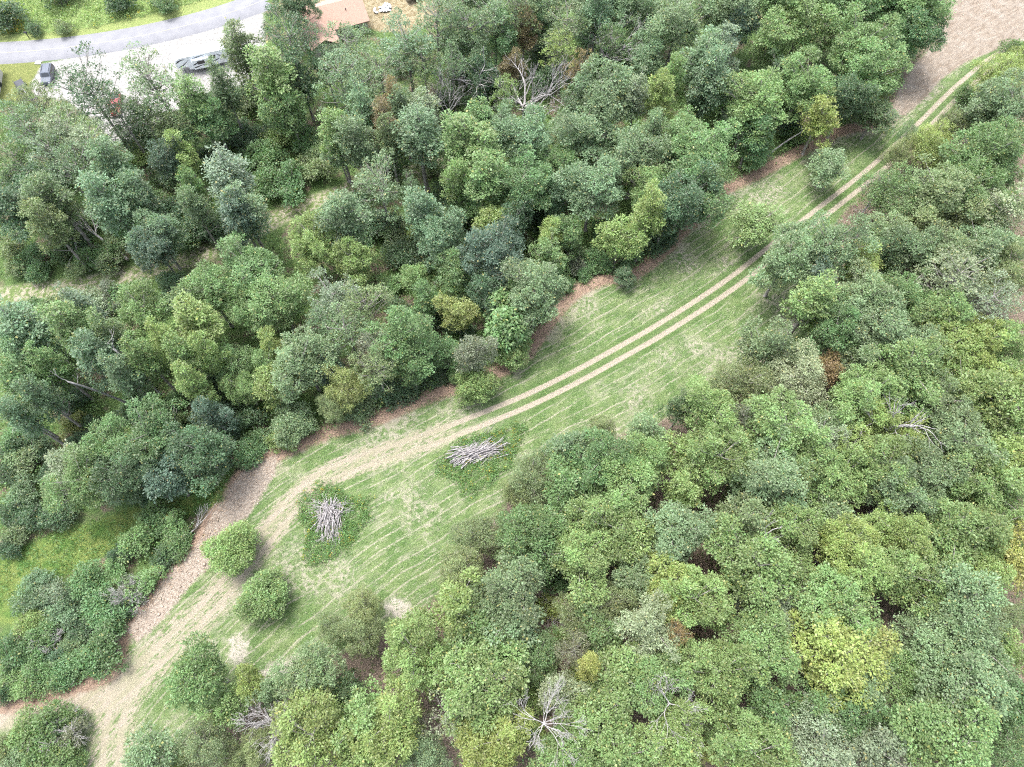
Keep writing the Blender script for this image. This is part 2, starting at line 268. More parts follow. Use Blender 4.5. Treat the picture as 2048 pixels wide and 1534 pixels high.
(52.5,93.5,3.12,11.9,'o','y','lime-green broad-crowned tree, first tree left of the lone tree by the dirt'),
(52.3,97.7,1.91,2.7,'b','l','light green low dense shrub, first shrub left of the lone tree by the dirt'),
(51.0,100.0,2.25,3.2,'b','d','dark green low dense shrub, third shrub left of the lone tree by the dirt'),
(42.6,90.3,2.53,6.1,'r','m','small mid-green rounded tree, fourth tree left of the lone tree by the dirt'),
(63.8,97.2,3.48,8.4,'r','d','dark green leaning lone tree beside the bare dirt field'),
(28.2,77.6,1.78,2.6,'b','d','dark green low dense shrub, third shrub upper-right of the lone bush on the brown bank'),
(53.7,86.2,3.07,7.4,'r','g','soft grey-green rounded tree alone in the upper meadow'),
(39.0,73.3,3.6,8.2,'r','l','yellowish-green rounded tree alone in the mown meadow'),
(61.2,78.0,4.12,11.5,'f','m','mid-green feathery tree, third tree upper-right of the lime tree beside the ruts'),
(65.9,88.1,2.31,8.4,'f','v','small olive feathery tree, second tree lower-right of the lone tree by the dirt'),
(70.8,89.7,3.04,10.0,'f','y','lime-green feathery tree, second tree right of the lone tree by the dirt'),
(69.4,92.9,1.77,7.2,'f','g','small grey-green feathery tree, first tree right of the lone tree by the dirt'),
(76.1,93.9,2.8,9.5,'f','v','olive feathery tree, first tree below the bare dirt field'),
(71.8,86.4,3.21,9.6,'f','y','lime-green feathery tree, third tree lower-right of the lone tree by the dirt'),
(85.8,103.4,4.22,11.6,'f','y','lime-green feathery tree, first tree right of the bare dirt field'),
(91.2,108.4,2.94,9.6,'f','y','lime-green feathery tree, second tree right of the bare dirt field'),
(97.5,118.3,2.38,3.3,'b','m','mid-green low dense shrub, first shrub right of the bare dirt field'),
(84.6,106.1,2.13,2.9,'b','m','mid-green low dense shrub, first shrub lower-right of the bare dirt field'),
(79.6,94.3,3.13,11.5,'o','g','grey-green broad-crowned tree, first tree lower-right of the bare dirt field'),
(80.0,81.5,2.79,10.9,'o','m','mid-green broad-crowned tree, fourth tree lower-right of the bare dirt field'),
(75.7,72.1,3.14,11.3,'o','m','mid-green broad-crowned tree, eighth tree right of the lime tree beside the ruts'),
(70.2,70.8,3.12,11.3,'o','v','olive broad-crowned tree, fifth tree right of the lime tree beside the ruts'),
(76.0,66.5,3.21,11.3,'o','g','grey-green broad-crowned tree, tenth tree right of the lime tree beside the ruts'),
(64.6,70.5,3.12,11.6,'o','v','olive broad-crowned tree, second tree upper-right of the lime tree beside the ruts'),
(58.1,69.6,2.96,11.2,'o','g','grey-green broad-crowned tree, first tree upper-right of the lime tree beside the ruts'),
(58.3,65.8,2.92,11.4,'o','d','dark green broad-crowned tree, first tree right of the lime tree beside the ruts'),
(39.7,106.0,2.29,3.3,'b','d','dark green low dense shrub, sixth shrub left of the lone tree by the dirt'),
(40.0,99.7,2.56,3.5,'b','d','dark green low dense shrub, fifth shrub left of the lone tree by the dirt'),
(51.9,103.4,2.27,3.3,'b','d','dark green low dense shrub, second shrub left of the lone tree by the dirt'),
(59.4,109.5,2.32,3.1,'b','d','dark green low dense shrub, second shrub upper-left of the lone tree by the dirt'),
(49.1,109.5,2.32,3.3,'b','d','dark green low dense shrub, fourth shrub left of the lone tree by the dirt'),
(-77.8,67.6,1.86,2.6,'b','m','mid-green low dense shrub, second shrub lower-left of the toppled grey dead tree'),
(-81.4,68.6,1.87,2.6,'b','v','olive low dense shrub, fifth shrub left of the toppled grey dead tree'),
(-65.9,70.0,2.45,3.3,'b','v','olive low dense shrub, first shrub lower-right of the toppled grey dead tree'),
(-55.5,65.4,1.99,2.9,'b','g','grey-green low dense shrub, second shrub lower-left of the grass trail'),
(-61.5,54.2,1.94,15.6,'n','s','small silvery tall narrow tree, first tree below the toppled grey dead tree'),
(-67.0,60.9,2.64,3.6,'b','s','silvery low dense shrub, third shrub below the toppled grey dead tree'),
(-63.6,61.8,2.37,3.4,'b','w','brownish low dense shrub, second shrub below the toppled grey dead tree'),
(-73.0,60.6,2.23,3.0,'b','v','olive low dense shrub, third shrub lower-left of the toppled grey dead tree'),
(-71.1,53.5,2.49,13.2,'a','s','small silvery open-crowned tree, first tree lower-left of the toppled grey dead tree'),
(-68.1,47.0,2.13,15.7,'n','g','small grey-green tall narrow tree, fourth tree lower-left of the toppled grey dead tree'),
(-61.3,62.2,2.65,3.8,'b','m','mid-green low dense shrub, second shrub lower-right of the toppled grey dead tree'),
(-56.2,49.9,1.77,16.2,'n','v','small olive tall narrow tree, second tree below the toppled grey dead tree'),
(-56.9,46.3,2.63,17.0,'n','g','grey-green tall narrow tree, fourth tree below the toppled grey dead tree'),
(-63.6,45.1,1.86,15.5,'n','l','small light green tall narrow tree, third tree lower-left of the toppled grey dead tree'),
(-63.4,40.1,1.94,16.2,'n','g','small grey-green tall narrow tree, third tree upper-left of the grassy clearing'),
(-65.6,37.6,2.04,16.0,'n','g','small grey-green tall narrow tree, second tree upper-left of the grassy clearing'),
(-53.1,43.6,2.1,15.7,'n','g','small grey-green tall narrow tree, sixth tree below the toppled grey dead tree'),
(-69.8,52.8,2.29,3.1,'b','m','mid-green low dense shrub, fourth shrub below the toppled grey dead tree'),
(-69.6,47.4,2.11,3.0,'b','d','dark green low dense shrub, fifth shrub below the toppled grey dead tree'),
(-50.7,46.0,2.12,16.0,'n','l','small light green tall narrow tree, fifth tree below the toppled grey dead tree'),
(-47.9,48.3,1.89,16.3,'n','y','small lime-green tall narrow tree, first tree lower-left of the grass trail'),
(-45.2,46.2,2.12,16.6,'n','l','small light green tall narrow tree, fourth tree below the grass trail'),
(-42.1,47.0,1.88,15.8,'n','y','small lime-green tall narrow tree, third tree below the grass trail'),
(-43.5,42.6,1.96,15.5,'n','y','small lime-green tall narrow tree, sixth tree below the grass trail'),
(-38.6,56.7,3.37,12.7,'o','l','light green broad-crowned tree, first tree lower-right of the grass trail'),
(-26.0,57.2,3.3,14.0,'a','s','silvery open-crowned tree, fourth tree right of the grass trail'),
(-27.6,54.0,2.49,12.7,'a','g','small grey-green open-crowned tree, fifth tree lower-right of the grass trail'),
(-26.7,47.5,2.48,10.7,'o','u','small blue-green broad-crowned tree, fourth tree left of the golden young tree'),
(-34.7,50.2,2.12,10.1,'o','y','small lime-green broad-crowned tree, third tree lower-right of the grass trail'),
(-33.7,44.6,2.83,10.9,'o','y','lime-green broad-crowned tree, sixth tree lower-right of the grass trail'),
(-35.3,47.4,2.1,10.0,'o','l','small light green broad-crowned tree, fourth tree lower-right of the grass trail'),
(-38.7,44.4,2.55,9.2,'f','l','small light green feathery tree, seventh tree below the grass trail'),
(-25.9,41.7,2.05,7.8,'f','v','small olive feathery tree, second tree above the fan-shaped log pile'),
(-31.8,40.0,2.94,5.9,'r','g','pale rounded tree at the wood edge above the track bend'),
(-32.9,37.8,1.9,2.6,'b','y','lime-green low dense shrub, first shrub upper-left of the fan-shaped log pile'),
(-41.7,39.2,2.15,9.8,'o','u','small blue-green broad-crowned tree, second tree above the fallen trunk by the soil'),
(-49.6,46.4,1.58,2.3,'b','v','olive low dense shrub, third shrub below the grass trail'),
(-49.2,41.5,1.17,1.6,'b','v','olive low dense shrub, fourth shrub upper-right of the grassy clearing'),
(-51.4,42.1,1.81,2.7,'b','d','dark green low dense shrub, third shrub upper-right of the grassy clearing'),
(-39.4,41.7,2.32,3.4,'b','d','dark green low dense shrub, fourth shrub upper-left of the fan-shaped log pile'),
(-43.1,44.0,2.08,3.0,'b','d','dark green low dense shrub, fifth shrub below the grass trail'),
(-59.7,32.0,2.79,11.0,'o','s','silvery broad-crowned tree, first tree upper-left of the grassy clearing'),
(-64.5,30.7,1.68,2.5,'b','v','olive low dense shrub, second shrub upper-left of the grassy clearing'),
(-64.5,40.5,1.8,2.5,'b','Y','golden low dense shrub, second shrub above the grassy clearing'),
(-72.1,39.0,2.29,3.2,'b','m','mid-green low dense shrub, ninth shrub upper-left of the grassy clearing'),
(-70.3,34.8,2.25,3.1,'b','v','olive low dense shrub, fifth shrub upper-left of the grassy clearing'),
(-68.8,29.8,2.14,3.3,'b','g','grey-green low dense shrub, fourth shrub upper-left of the grassy clearing'),
(-42.3,34.4,2.12,3.0,'b','d','dark green low dense shrub, fourth shrub above the fallen trunk by the soil'),
(-37.9,35.6,2.14,3.0,'b','m','mid-green low dense shrub, second shrub upper-left of the fan-shaped log pile'),
(-37.1,37.8,1.9,2.7,'b','m','mid-green low dense shrub, third shrub upper-left of the fan-shaped log pile'),
(-51.6,29.9,1.9,2.7,'b','d','dark green low dense shrub, second shrub upper-right of the grassy clearing'),
(-47.5,30.9,1.91,2.8,'b','m','mid-green low dense shrub, third shrub above the fallen trunk by the soil'),
(-68.9,37.0,2.02,2.8,'b','d','dark green low dense shrub, sixth shrub upper-left of the grassy clearing'),
(-45.1,47.9,2.12,2.9,'b','d','dark green low dense shrub, second shrub below the grass trail'),
(-45.9,45.4,2.09,3.0,'b','d','dark green low dense shrub, fourth shrub below the grass trail'),
(-72.9,36.5,2.02,2.9,'b','d','dark green low dense shrub, eighth shrub upper-left of the grassy clearing'),
(-65.5,44.9,1.83,2.5,'b','d','dark green low dense shrub, fifth shrub above the grassy clearing'),
(-63.1,41.1,1.55,2.2,'b','d','dark green low dense shrub, third shrub above the grassy clearing'),
(-41.3,39.4,2.04,2.8,'b','d','dark green low dense shrub, fifth shrub upper-left of the fan-shaped log pile'),
(-47.6,36.8,1.77,2.6,'b','d','dark green low dense shrub, fifth shrub above the fallen trunk by the soil'),
(-66.0,32.4,1.69,2.5,'b','d','dark green low dense shrub, third shrub upper-left of the grassy clearing'),
(-71.8,32.9,1.93,2.7,'b','d','dark green low dense shrub, seventh shrub upper-left of the grassy clearing'),
(-76.3,61.1,1.68,2.3,'b','m','mid-green low dense shrub, fourth shrub lower-left of the toppled grey dead tree'),
(-53.8,61.5,2.23,3.1,'b','d','dark green low dense shrub, third shrub lower-left of the grass trail'),
(-53.0,63.6,1.97,2.9,'b','w','brownish low dense shrub, first shrub lower-left of the grass trail'),
(-56.3,44.9,1.83,2.5,'b','m','mid-green low dense shrub, sixth shrub above the grassy clearing'),
(-71.1,68.4,1.72,2.5,'b','v','olive low dense shrub, first shrub lower-left of the toppled grey dead tree'),
(-75.3,71.3,1.46,2.1,'b','m','mid-green low dense shrub, third shrub left of the toppled grey dead tree'),
(-49.5,54.9,1.64,2.3,'b','d','dark green low dense shrub, first shrub below the grass trail'),
(-53.7,50.6,1.88,2.7,'b','d','dark green low dense shrub, fourth shrub lower-left of the grass trail'),
(-50.4,44.2,1.57,2.3,'b','m','mid-green low dense shrub, fifth shrub upper-right of the grassy clearing'),
(-67.3,44.9,1.83,2.5,'b','m','mid-green low dense shrub, seventh shrub above the grassy clearing'),
(-63.3,38.2,1.53,2.2,'b','d','dark green low dense shrub, first shrub above the grassy clearing'),
(-56.6,42.2,1.56,2.2,'b','d','dark green low dense shrub, fourth shrub above the grassy clearing'),
(-21.5,55.5,3.27,14.7,'a','v','olive open-crowned tree, second tree left of the golden young tree'),
(-19.6,49.1,2.69,13.3,'a','w','brownish open-crowned tree, first tree left of the golden young tree'),
(-19.0,45.3,2.89,13.7,'a','v','olive open-crowned tree, second tree lower-left of the golden young tree'),
(-19.5,65.2,1.99,2.8,'b','l','light green low dense shrub, second shrub left of the golden young tree'),
(-15.2,62.8,1.96,9.6,'o','l','small light green broad-crowned tree, second tree upper-left of the golden young tree'),
(-13.1,58.8,2.33,10.2,'o','m','small mid-green broad-crowned tree, first tree upper-left of the golden young tree'),
(-9.2,63.8,2.65,11.2,'o','m','mid-green broad-crowned tree, second tree above the golden young tree'),
(-8.9,60.2,1.66,9.2,'o','l','small light green broad-crowned tree, first tree above the golden young tree'),
(-8.2,56.0,2.57,10.4,'o','Y','golden yellow-green young tree in the dark wood'),
(0.9,60.3,2.35,10.2,'o','y','small lime-green broad-crowned tree, third tree right of the golden young tree'),
(-1.7,57.1,2.41,9.8,'c','l','small light green large-leaved tree, second tree right of the golden young tree'),
(-0.9,53.0,2.85,11.2,'c','l','light green large-leaved tree with coarse foliage at the wood edge'),
(-0.2,52.1,2.84,5.9,'r','l','light green rounded tree, first tree right of the brownish tree at the wood edge'),
(-5.5,48.6,2.49,10.7,'o','w','brownish-purple tree at the edge of the dark wood'),
(-8.2,48.8,1.55,3.0,'r','l','small light green rounded tree, first tree lower-left of the brownish tree at the wood edge'),
(-5.4,45.6,2.77,5.7,'r','l','light green rounded tree at the track where the meadow is narrowest'),
(-9.7,49.9,2.12,9.9,'o','m','small mid-green broad-crowned tree, first tree left of the brownish tree at the wood edge'),
(-11.6,50.4,1.87,2.7,'b','d','dark green low dense shrub, first shrub left of the brownish tree at the wood edge'),
(-10.8,48.7,1.6,2.3,'b','d','dark green low dense shrub, second shrub lower-left of the brownish tree at the wood edge'),
(-13.8,47.8,1.59,2.3,'b','d','dark green low dense shrub, third shrub lower-left of the brownish tree at the wood edge'),
(-16.5,45.9,2.23,3.1,'b','d','dark green low dense shrub, fourth shrub lower-left of the brownish tree at the wood edge'),
(-21.9,45.8,1.71,2.5,'b','l','light green low dense shrub, fourth shrub left of the brownish tree at the wood edge'),
(-22.5,43.0,2.46,3.4,'b','v','olive low dense shrub, first shrub above the fan-shaped log pile'),
(-14.4,46.3,2.09,9.8,'o','m','small mid-green broad-crowned tree, second tree left of the brownish tree at the wood edge'),
(-19.2,46.1,2.49,3.6,'b','d','dark green low dense shrub, third shrub left of the brownish tree at the wood edge'),
(-12.0,58.7,2.21,3.0,'b','d','dark green low dense shrub, first shrub lower-left of the golden young tree'),
(-17.9,59.6,2.22,3.1,'b','d','dark green low dense shrub, first shrub left of the golden young tree'),
(-8.2,57.3,1.93,2.8,'b','d','dark green low dense shrub, first shrub below the golden young tree'),
(6.7,67.3,2.56,3.5,'b','m','mid-green low dense shrub, fourth shrub left of the lone bush on the brown bank'),
(10.4,69.2,2.02,2.9,'b','w','brownish low dense shrub, second shrub left of the lone bush on the brown bank'),
(4.1,58.9,1.11,1.6,'b','d','dark green low dense shrub, first shrub upper-right of the brownish tree at the wood edge'),
(18.0,65.4,1.65,3.3,'r','d','small dark green lone bush standing on the brown bank'),
(13.8,69.3,2.44,3.4,'b','m','mid-green low dense shrub, first shrub upper-left of the lone bush on the brown bank'),
(23.6,72.3,2.04,3.0,'b','d','dark green low dense shrub, first shrub upper-right of the lone bush on the brown bank'),
(-13.3,53.6,1.9,2.8,'b','d','dark green low dense shrub, second shrub left of the brownish tree at the wood edge'),
(-9.6,50.8,1.61,2.2,'b','d','dark green low dense shrub, first shrub lower-left of the brownish tree at the wood edge'),
(-6.8,66.2,1.99,2.8,'b','d','dark green low dense shrub, first shrub upper-right of the golden young tree'),
(11.8,66.9,1.29,1.8,'b','m','mid-green low dense shrub, first shrub left of the lone bush on the brown bank'),
(8.9,64.7,1.14,1.6,'b','m','mid-green low dense shrub, third shrub left of the lone bush on the brown bank'),
(23.3,39.9,2.11,10.1,'o','d','small dark green broad-crowned tree, first tree lower-right of the lone bush on the brown bank'),
(18.1,35.6,2.74,11.2,'o','g','grey-green broad-crowned tree, first tree below the lone bush on the brown bank'),
(12.3,37.0,2.12,8.1,'f','v','small olive feathery tree, fifth tree right of the long log pile'),
(7.5,33.2,2.71,11.8,'o','g','grey-green broad-crowned tree, first tree right of the long log pile'),
(2.6,30.2,3.17,9.7,'f','v','olive feathery tree, second tree lower-right of the long log pile'),
(7.1,29.2,3.3,12.4,'o','m','mid-green broad-crowned tree, second tree right of the long log pile'),
(17.2,31.5,3.34,13.1,'o','l','light green broad-crowned tree, seventh tree right of the long log pile'),
(14.9,28.4,4.04,13.6,'o','l','light green broad-crowned tree, sixth tree right of the long log pile'),
(0.5,28.7,2.04,8.0,'f','v','small olive feathery tree, first tree lower-right of the long log pile'),
(10.4,27.2,2.95,10.8,'o','m','mid-green broad-crowned tree, third tree right of the long log pile'),
(40.8,62.9,4.06,14.5,'o','g','grey-green broad-crowned tree, second tree left of the lime tree beside the ruts'),
(47.1,64.3,4.33,15.4,'o','g','grey-green broad-crowned tree, first tree left of the lime tree beside the ruts'),
(45.1,59.9,2.79,12.2,'o','u','blue-green broad-crowned tree, first tree lower-left of the lime tree beside the ruts'),
(53.2,63.8,2.75,11.2,'o','y','bright lime tree beside the ruts in the shade of large oaks'),
(55.9,65.7,1.99,2.7,'b','y','lime-green low dense shrub, first shrub below the lime tree beside the ruts'),
(61.1,67.4,1.72,2.5,'b','y','lime-green low dense shrub, first shrub lower-right of the lime tree beside the ruts'),
(64.4,58.5,4.49,16.2,'a','s','silvery open-crowned tree, fourth tree right of the lime tree beside the ruts'),
(68.2,54.9,3.78,15.5,'a','s','silvery open-crowned tree, seventh tree right of the lime tree beside the ruts'),
(74.0,61.2,3.42,12.7,'o','v','olive broad-crowned tree, ninth tree right of the lime tree beside the ruts'),
(50.7,56.3,4.16,13.8,'o','g','grey-green broad-crowned tree, second tree below the lime tree beside the ruts'),
(57.0,57.5,3.64,12.2,'o','m','mid-green broad-crowned tree, first tree lower-right of the lime tree beside the ruts'),
(51.3,51.3,4.86,14.5,'o','g','large grey-green broad-crowned tree, first tree upper-right of the rust-orange tree'),
(61.7,53.8,3.85,13.4,'o','l','light green broad-crowned tree, second tree lower-right of the lime tree beside the ruts'),
(62.3,49.1,4.3,13.3,'o','y','lime-green broad-crowned tree, third tree upper-right of the small bare snag in the wood'),
(66.2,49.5,3.52,12.5,'o','y','lime-green broad-crowned tree, fifth tree upper-right of the small bare snag in the wood'),
(57.4,48.7,3.38,12.0,'o','g','grey-green broad-crowned tree, second tree above the small bare snag in the wood'),
(69.9,48.9,4.04,12.9,'o','l','light green broad-crowned tree, sixth tree upper-right of the small bare snag in the wood'),
(35.8,48.4,3.13,12.5,'o','g','grey-green broad-crowned tree, second tree left of the rust-orange tree'),
(32.6,43.6,4.05,11.3,'f','v','olive feathery tree, third tree left of the rust-orange tree'),
(39.8,44.3,4.3,11.8,'f','s','silvery feathery tree, first tree left of the rust-orange tree'),
(44.5,46.0,2.29,10.0,'o','r','rust-orange small tree in the right-hand wood'),
(48.7,46.1,2.69,10.4,'o','g','grey-green broad-crowned tree, second tree right of the rust-orange tree'),
(54.6,43.4,4.95,14.3,'o','l','large light green broad-crowned tree, first tree above the small bare snag in the wood'),
(47.3,40.6,4.39,14.0,'o','l','light green broad-crowned tree, first tree lower-right of the rust-orange tree'),
(49.3,37.5,3.34,12.3,'o','y','lime-green broad-crowned tree, first tree left of the small bare snag in the wood'),
(58.3,40.2,3.38,12.5,'o','g','grey-green broad-crowned tree, first tree upper-right of the small bare snag in the wood'),
(61.8,42.4,3.67,12.2,'o','l','light green broad-crowned tree, second tree upper-right of the small bare snag in the wood'),
(66.1,39.6,4.87,14.7,'o','l','large light green broad-crowned tree, first tree right of the small bare snag in the wood'),
(67.2,43.6,2.92,11.1,'o','y','lime-green broad-crowned tree, fourth tree upper-right of the small bare snag in the wood'),
(26.9,38.4,3.77,13.7,'o','l','light green broad-crowned tree, fourth tree left of the rust-orange tree'),
(31.0,37.8,2.03,12.2,'a','w','small brownish open-crowned tree, second tree lower-left of the rust-orange tree'),
(35.8,35.5,4.54,14.7,'o','l','light green broad-crowned tree, first tree lower-left of the rust-orange tree'),
(41.9,38.0,2.6,10.6,'o','g','grey-green broad-crowned tree, first tree below the rust-orange tree'),
(41.0,34.4,2.73,12.9,'a','s','silvery open-crowned tree, second tree below the rust-orange tree'),
(44.2,33.0,2.71,13.6,'a','y','lime-green open-crowned tree, second tree lower-left of the small bare snag in the wood'),
(52.9,34.3,3.3,11.6,'o','y','lime-green broad-crowned tree, first tree below the small bare snag in the wood'),
(59.0,33.5,4.14,13.6,'o','g','grey-green broad-crowned tree, first tree lower-right of the small bare snag in the wood'),
(22.8,33.5,2.79,11.0,'o','l','light green broad-crowned tree, fifth tree lower-left of the rust-orange tree'),
(26.6,31.9,4.11,13.9,'o','l','light green broad-crowned tree, fourth tree lower-left of the rust-orange tree'),
(32.8,29.6,4.54,14.2,'o','g','grey-green broad-crowned tree, third tree lower-left of the rust-orange tree'),
(38.8,31.1,3.73,12.9,'o','l','light green broad-crowned tree, third tree below the rust-orange tree'),
(42.5,29.2,3.7,12.4,'o','l','light green broad-crowned tree, third tree lower-left of the small bare snag in the wood'),
(48.2,30.4,3.72,12.8,'o','l','light green broad-crowned tree, first tree lower-left of the small bare snag in the wood'),
(49.7,27.4,3.67,12.3,'o','g','grey-green broad-crowned tree, third tree below the small bare snag in the wood'),
(54.1,30.1,3.71,13.0,'o','g','grey-green broad-crowned tree, second tree below the small bare snag in the wood'),
(58.7,29.0,3.7,12.7,'o','l','light green broad-crowned tree, second tree lower-right of the small bare snag in the wood'),
(62.6,31.7,3.26,11.5,'o','y','lime-green broad-crowned tree, third tree lower-right of the small bare snag in the wood'),
(65.3,30.6,3.72,12.4,'o','y','lime-green broad-crowned tree, fifth tree lower-right of the small bare snag in the wood'),
(65.8,35.1,3.06,11.4,'o','l','light green broad-crowned tree, second tree right of the small bare snag in the wood'),
(22.3,28.1,2.72,11.1,'o','l','light green broad-crowned tree, seventh tree lower-left of the rust-orange tree'),
(32.0,29.3,2.13,3.0,'b','v','olive low dense shrub, first shrub lower-left of the rust-orange tree'),
(62.5,27.5,3.2,12.0,'o','l','light green broad-crowned tree, fourth tree lower-right of the small bare snag in the wood'),
(-69.4,26.5,1.76,2.6,'b','d','dark green low dense shrub, third shrub left of the grassy clearing'),
(-68.2,24.1,1.74,2.4,'b','v','olive low dense shrub, second shrub left of the grassy clearing'),
(-68.7,22.1,1.38,2.0,'b','d','dark green low dense shrub, fourth shrub left of the grassy clearing'),
(-67.1,27.1,2.11,3.0,'b','d','dark green low dense shrub, first shrub left of the grassy clearing'),
(-63.2,26.9,2.11,3.0,'b','d','dark green low dense shrub, first shrub upper-left of the grassy clearing'),
(-48.9,25.7,2.1,3.1,'b','l','light green low dense shrub, second shrub upper-left of the fallen trunk by the soil'),
(-46.3,24.5,2.09,3.0,'b','l','light green low dense shrub, second shrub above the fallen trunk by the soil'),
(-50.4,27.2,1.65,2.5,'b','l','light green low dense shrub, first shrub upper-right of the grassy clearing'),
(-51.2,23.1,2.3,3.3,'b','l','light green low dense shrub, first shrub right of the grassy clearing'),
(-45.3,22.5,1.84,2.6,'b','m','mid-green low dense shrub, first shrub above the fallen trunk by the soil'),
(-46.9,21.1,1.72,2.6,'b','d','dark green low dense shrub, first shrub upper-left of the fallen trunk by the soil'),
(-53.3,21.6,1.5,2.1,'b','d','dark green low dense shrub, first shrub lower-right of the grassy clearing'),
(-36.9,21.4,2.98,6.1,'r','l','rounded bright green tree in the meadow, upper of the two by the track bend'),
(-31.8,15.5,2.81,5.4,'r','l','rounded bright green tree in the meadow, lower of the two by the track bend'),
(-48.7,17.7,2.03,2.9,'b','l','light green low dense shrub, first shrub lower-left of the fallen trunk by the soil'),
(-53.5,18.9,1.59,2.4,'b','l','light green low dense shrub, first shrub below the grassy clearing'),
(-56.6,17.9,2.25,3.3,'b','m','mid-green low dense shrub, second shrub below the grassy clearing'),
(-58.1,16.0,1.79,2.5,'b','d','dark green low dense shrub, first shrub lower-left of the grassy clearing'),
(-63.2,18.0,1.58,2.2,'b','g','grey-green low dense shrub, second shrub lower-left of the grassy clearing'),
(-63.4,15.7,2.12,3.2,'b','g','grey-green low dense shrub, fifth shrub lower-left of the grassy clearing'),
(-61.0,16.0,1.79,2.6,'b','s','silvery low dense shrub, third shrub lower-left of the grassy clearing'),
(-58.6,13.4,1.98,3.0,'b','g','grey-green low dense shrub, fourth shrub lower-left of the grassy clearing'),
(-53.9,14.6,2.43,3.4,'b','m','mid-green low dense shrub, third shrub below the grassy clearing'),
(-51.8,12.7,2.09,3.1,'b','m','mid-green low dense shrub, second shrub above the fork of the track'),
(-51.0,14.3,1.67,2.4,'b','d','dark green low dense shrub, third shrub lower-left of the fallen trunk by the soil'),
(-50.1,16.4,1.79,2.6,'b','w','brownish low dense shrub, second shrub lower-left of the fallen trunk by the soil'),
(-62.8,12.4,1.76,2.5,'b','y','lime-green low dense shrub, ninth shrub upper-left of the fork of the track'),
(-60.5,11.5,1.86,2.7,'b','l','light green low dense shrub, seventh shrub upper-left of the fork of the track'),
(-63.2,8.8,2.26,3.2,'b','m','mid-green low dense shrub, eighth shrub upper-left of the fork of the track'),
(-61.1,9.0,1.84,2.7,'b','m','mid-green low dense shrub, sixth shrub upper-left of the fork of the track'),
(-58.5,7.8,1.62,2.3,'b','d','dark green low dense shrub, fourth shrub upper-left of the fork of the track'),
(-56.3,10.1,1.53,2.3,'b','v','olive low dense shrub, third shrub upper-left of the fork of the track'),
(-51.6,8.8,2.58,3.8,'b','m','mid-green low dense shrub, first shrub above the fork of the track'),
(-54.1,7.6,2.25,3.4,'b','m','mid-green low dense shrub, first shrub upper-left of the fork of the track'),
(-56.0,6.6,2.03,2.9,'b','m','mid-green low dense shrub, second shrub upper-left of the fork of the track'),
(-58.6,5.8,2.02,3.0,'b','m','mid-green low dense shrub, first shrub left of the fork of the track'),
(-61.2,4.9,1.8,2.6,'b','l','light green low dense shrub, third shrub left of the fork of the track'),
(-63.3,6.0,1.71,2.5,'b','m','mid-green low dense shrub, fifth shrub left of the fork of the track'),
(-62.9,3.9,1.06,1.6,'b','d','dark green low dense shrub, fourth shrub left of the fork of the track'),
(-56.4,-0.2,2.46,3.7,'b','m','mid-green low dense shrub, fifth shrub lower-left of the fork of the track'),
(-54.5,0.7,1.87,2.7,'b','m','mid-green low dense shrub, first shrub lower-left of the fork of the track'),
(-58.4,-0.2,2.06,2.9,'b','l','light green low dense shrub, second shrub left of the fork of the track'),
(-55.5,-0.6,1.85,2.6,'b','d','dark green low dense shrub, fourth shrub lower-left of the fork of the track'),
(-53.1,-1.2,1.85,2.6,'b','w','brownish low dense shrub, second shrub lower-left of the fork of the track'),
(-60.6,-2.1,1.44,2.0,'b','v','olive low dense shrub, eighth shrub lower-left of the fork of the track'),
(-54.8,-2.8,2.13,3.2,'b','m','mid-green low dense shrub, sixth shrub lower-left of the fork of the track'),
(-52.3,-3.0,1.63,2.4,'b','m','mid-green low dense shrub, third shrub lower-left of the fork of the track'),
(-58.9,-3.4,1.63,2.4,'b','g','grey-green low dense shrub, seventh shrub lower-left of the fork of the track'),
(-55.5,11.5,1.75,2.4,'b','d','dark green low dense shrub, fifth shrub upper-left of the fork of the track'),
(-32.8,2.5,2.24,10.5,'o','l','small light green broad-crowned tree, first tree upper-left of the leafless grey twiggy tree'),
(-30.4,4.5,1.68,9.7,'o','y','small lime-green broad-crowned tree, second tree above the leafless grey twiggy tree'),
(-28.3,4.0,1.68,9.5,'o','g','small grey-green broad-crowned tree, first tree above the leafless grey twiggy tree'),
(-23.4,5.9,3.32,12.6,'o','g','grey-green broad-crowned tree, first tree upper-right of the leafless grey twiggy tree'),
(-21.8,11.0,1.98,7.8,'f','v','small olive feathery tree, second tree lower-right of the two round field trees'),
(-21.1,2.6,1.57,2.2,'b','Y','golden low dense shrub, first shrub right of the leafless grey twiggy tree'),
(-22.0,-0.8,4.4,13.5,'o','y','lime-green broad-crowned tree, first tree right of the leafless grey twiggy tree'),
(-29.2,-1.8,2.08,7.3,'f','v','small olive feathery tree, first tree below the leafless grey twiggy tree'),
(-34.7,-1.5,2.9,9.5,'f','g','grey-green feathery tree, first tree left of the leafless grey twiggy tree'),
(-39.5,-3.7,1.02,1.5,'b','y','lime-green low dense shrub, first shrub lower-left of the leafless grey twiggy tree'),
(-31.4,-3.0,1.96,7.6,'f','v','small olive feathery tree, first tree lower-left of the leafless grey twiggy tree'),
(-4.1,22.7,2.85,9.2,'f','v','olive feathery tree, first tree below the long log pile'),
(-6.5,18.0,2.99,9.5,'f','v','olive feathery tree, second tree below the long log pile'),
(1.6,22.2,3.5,12.8,'o','m','mid-green broad-crowned tree, third tree lower-right of the long log pile'),
(5.0,23.8,2.9,10.9,'o','m','mid-green broad-crowned tree, fourth tree lower-right of the long log pile'),
(11.8,23.1,3.94,12.9,'o','l','light green broad-crowned tree, sixth tree lower-right of the long log pile'),
(16.1,21.8,3.23,11.5,'o','l','light green broad-crowned tree, eighth tree above the fallen pale tree'),
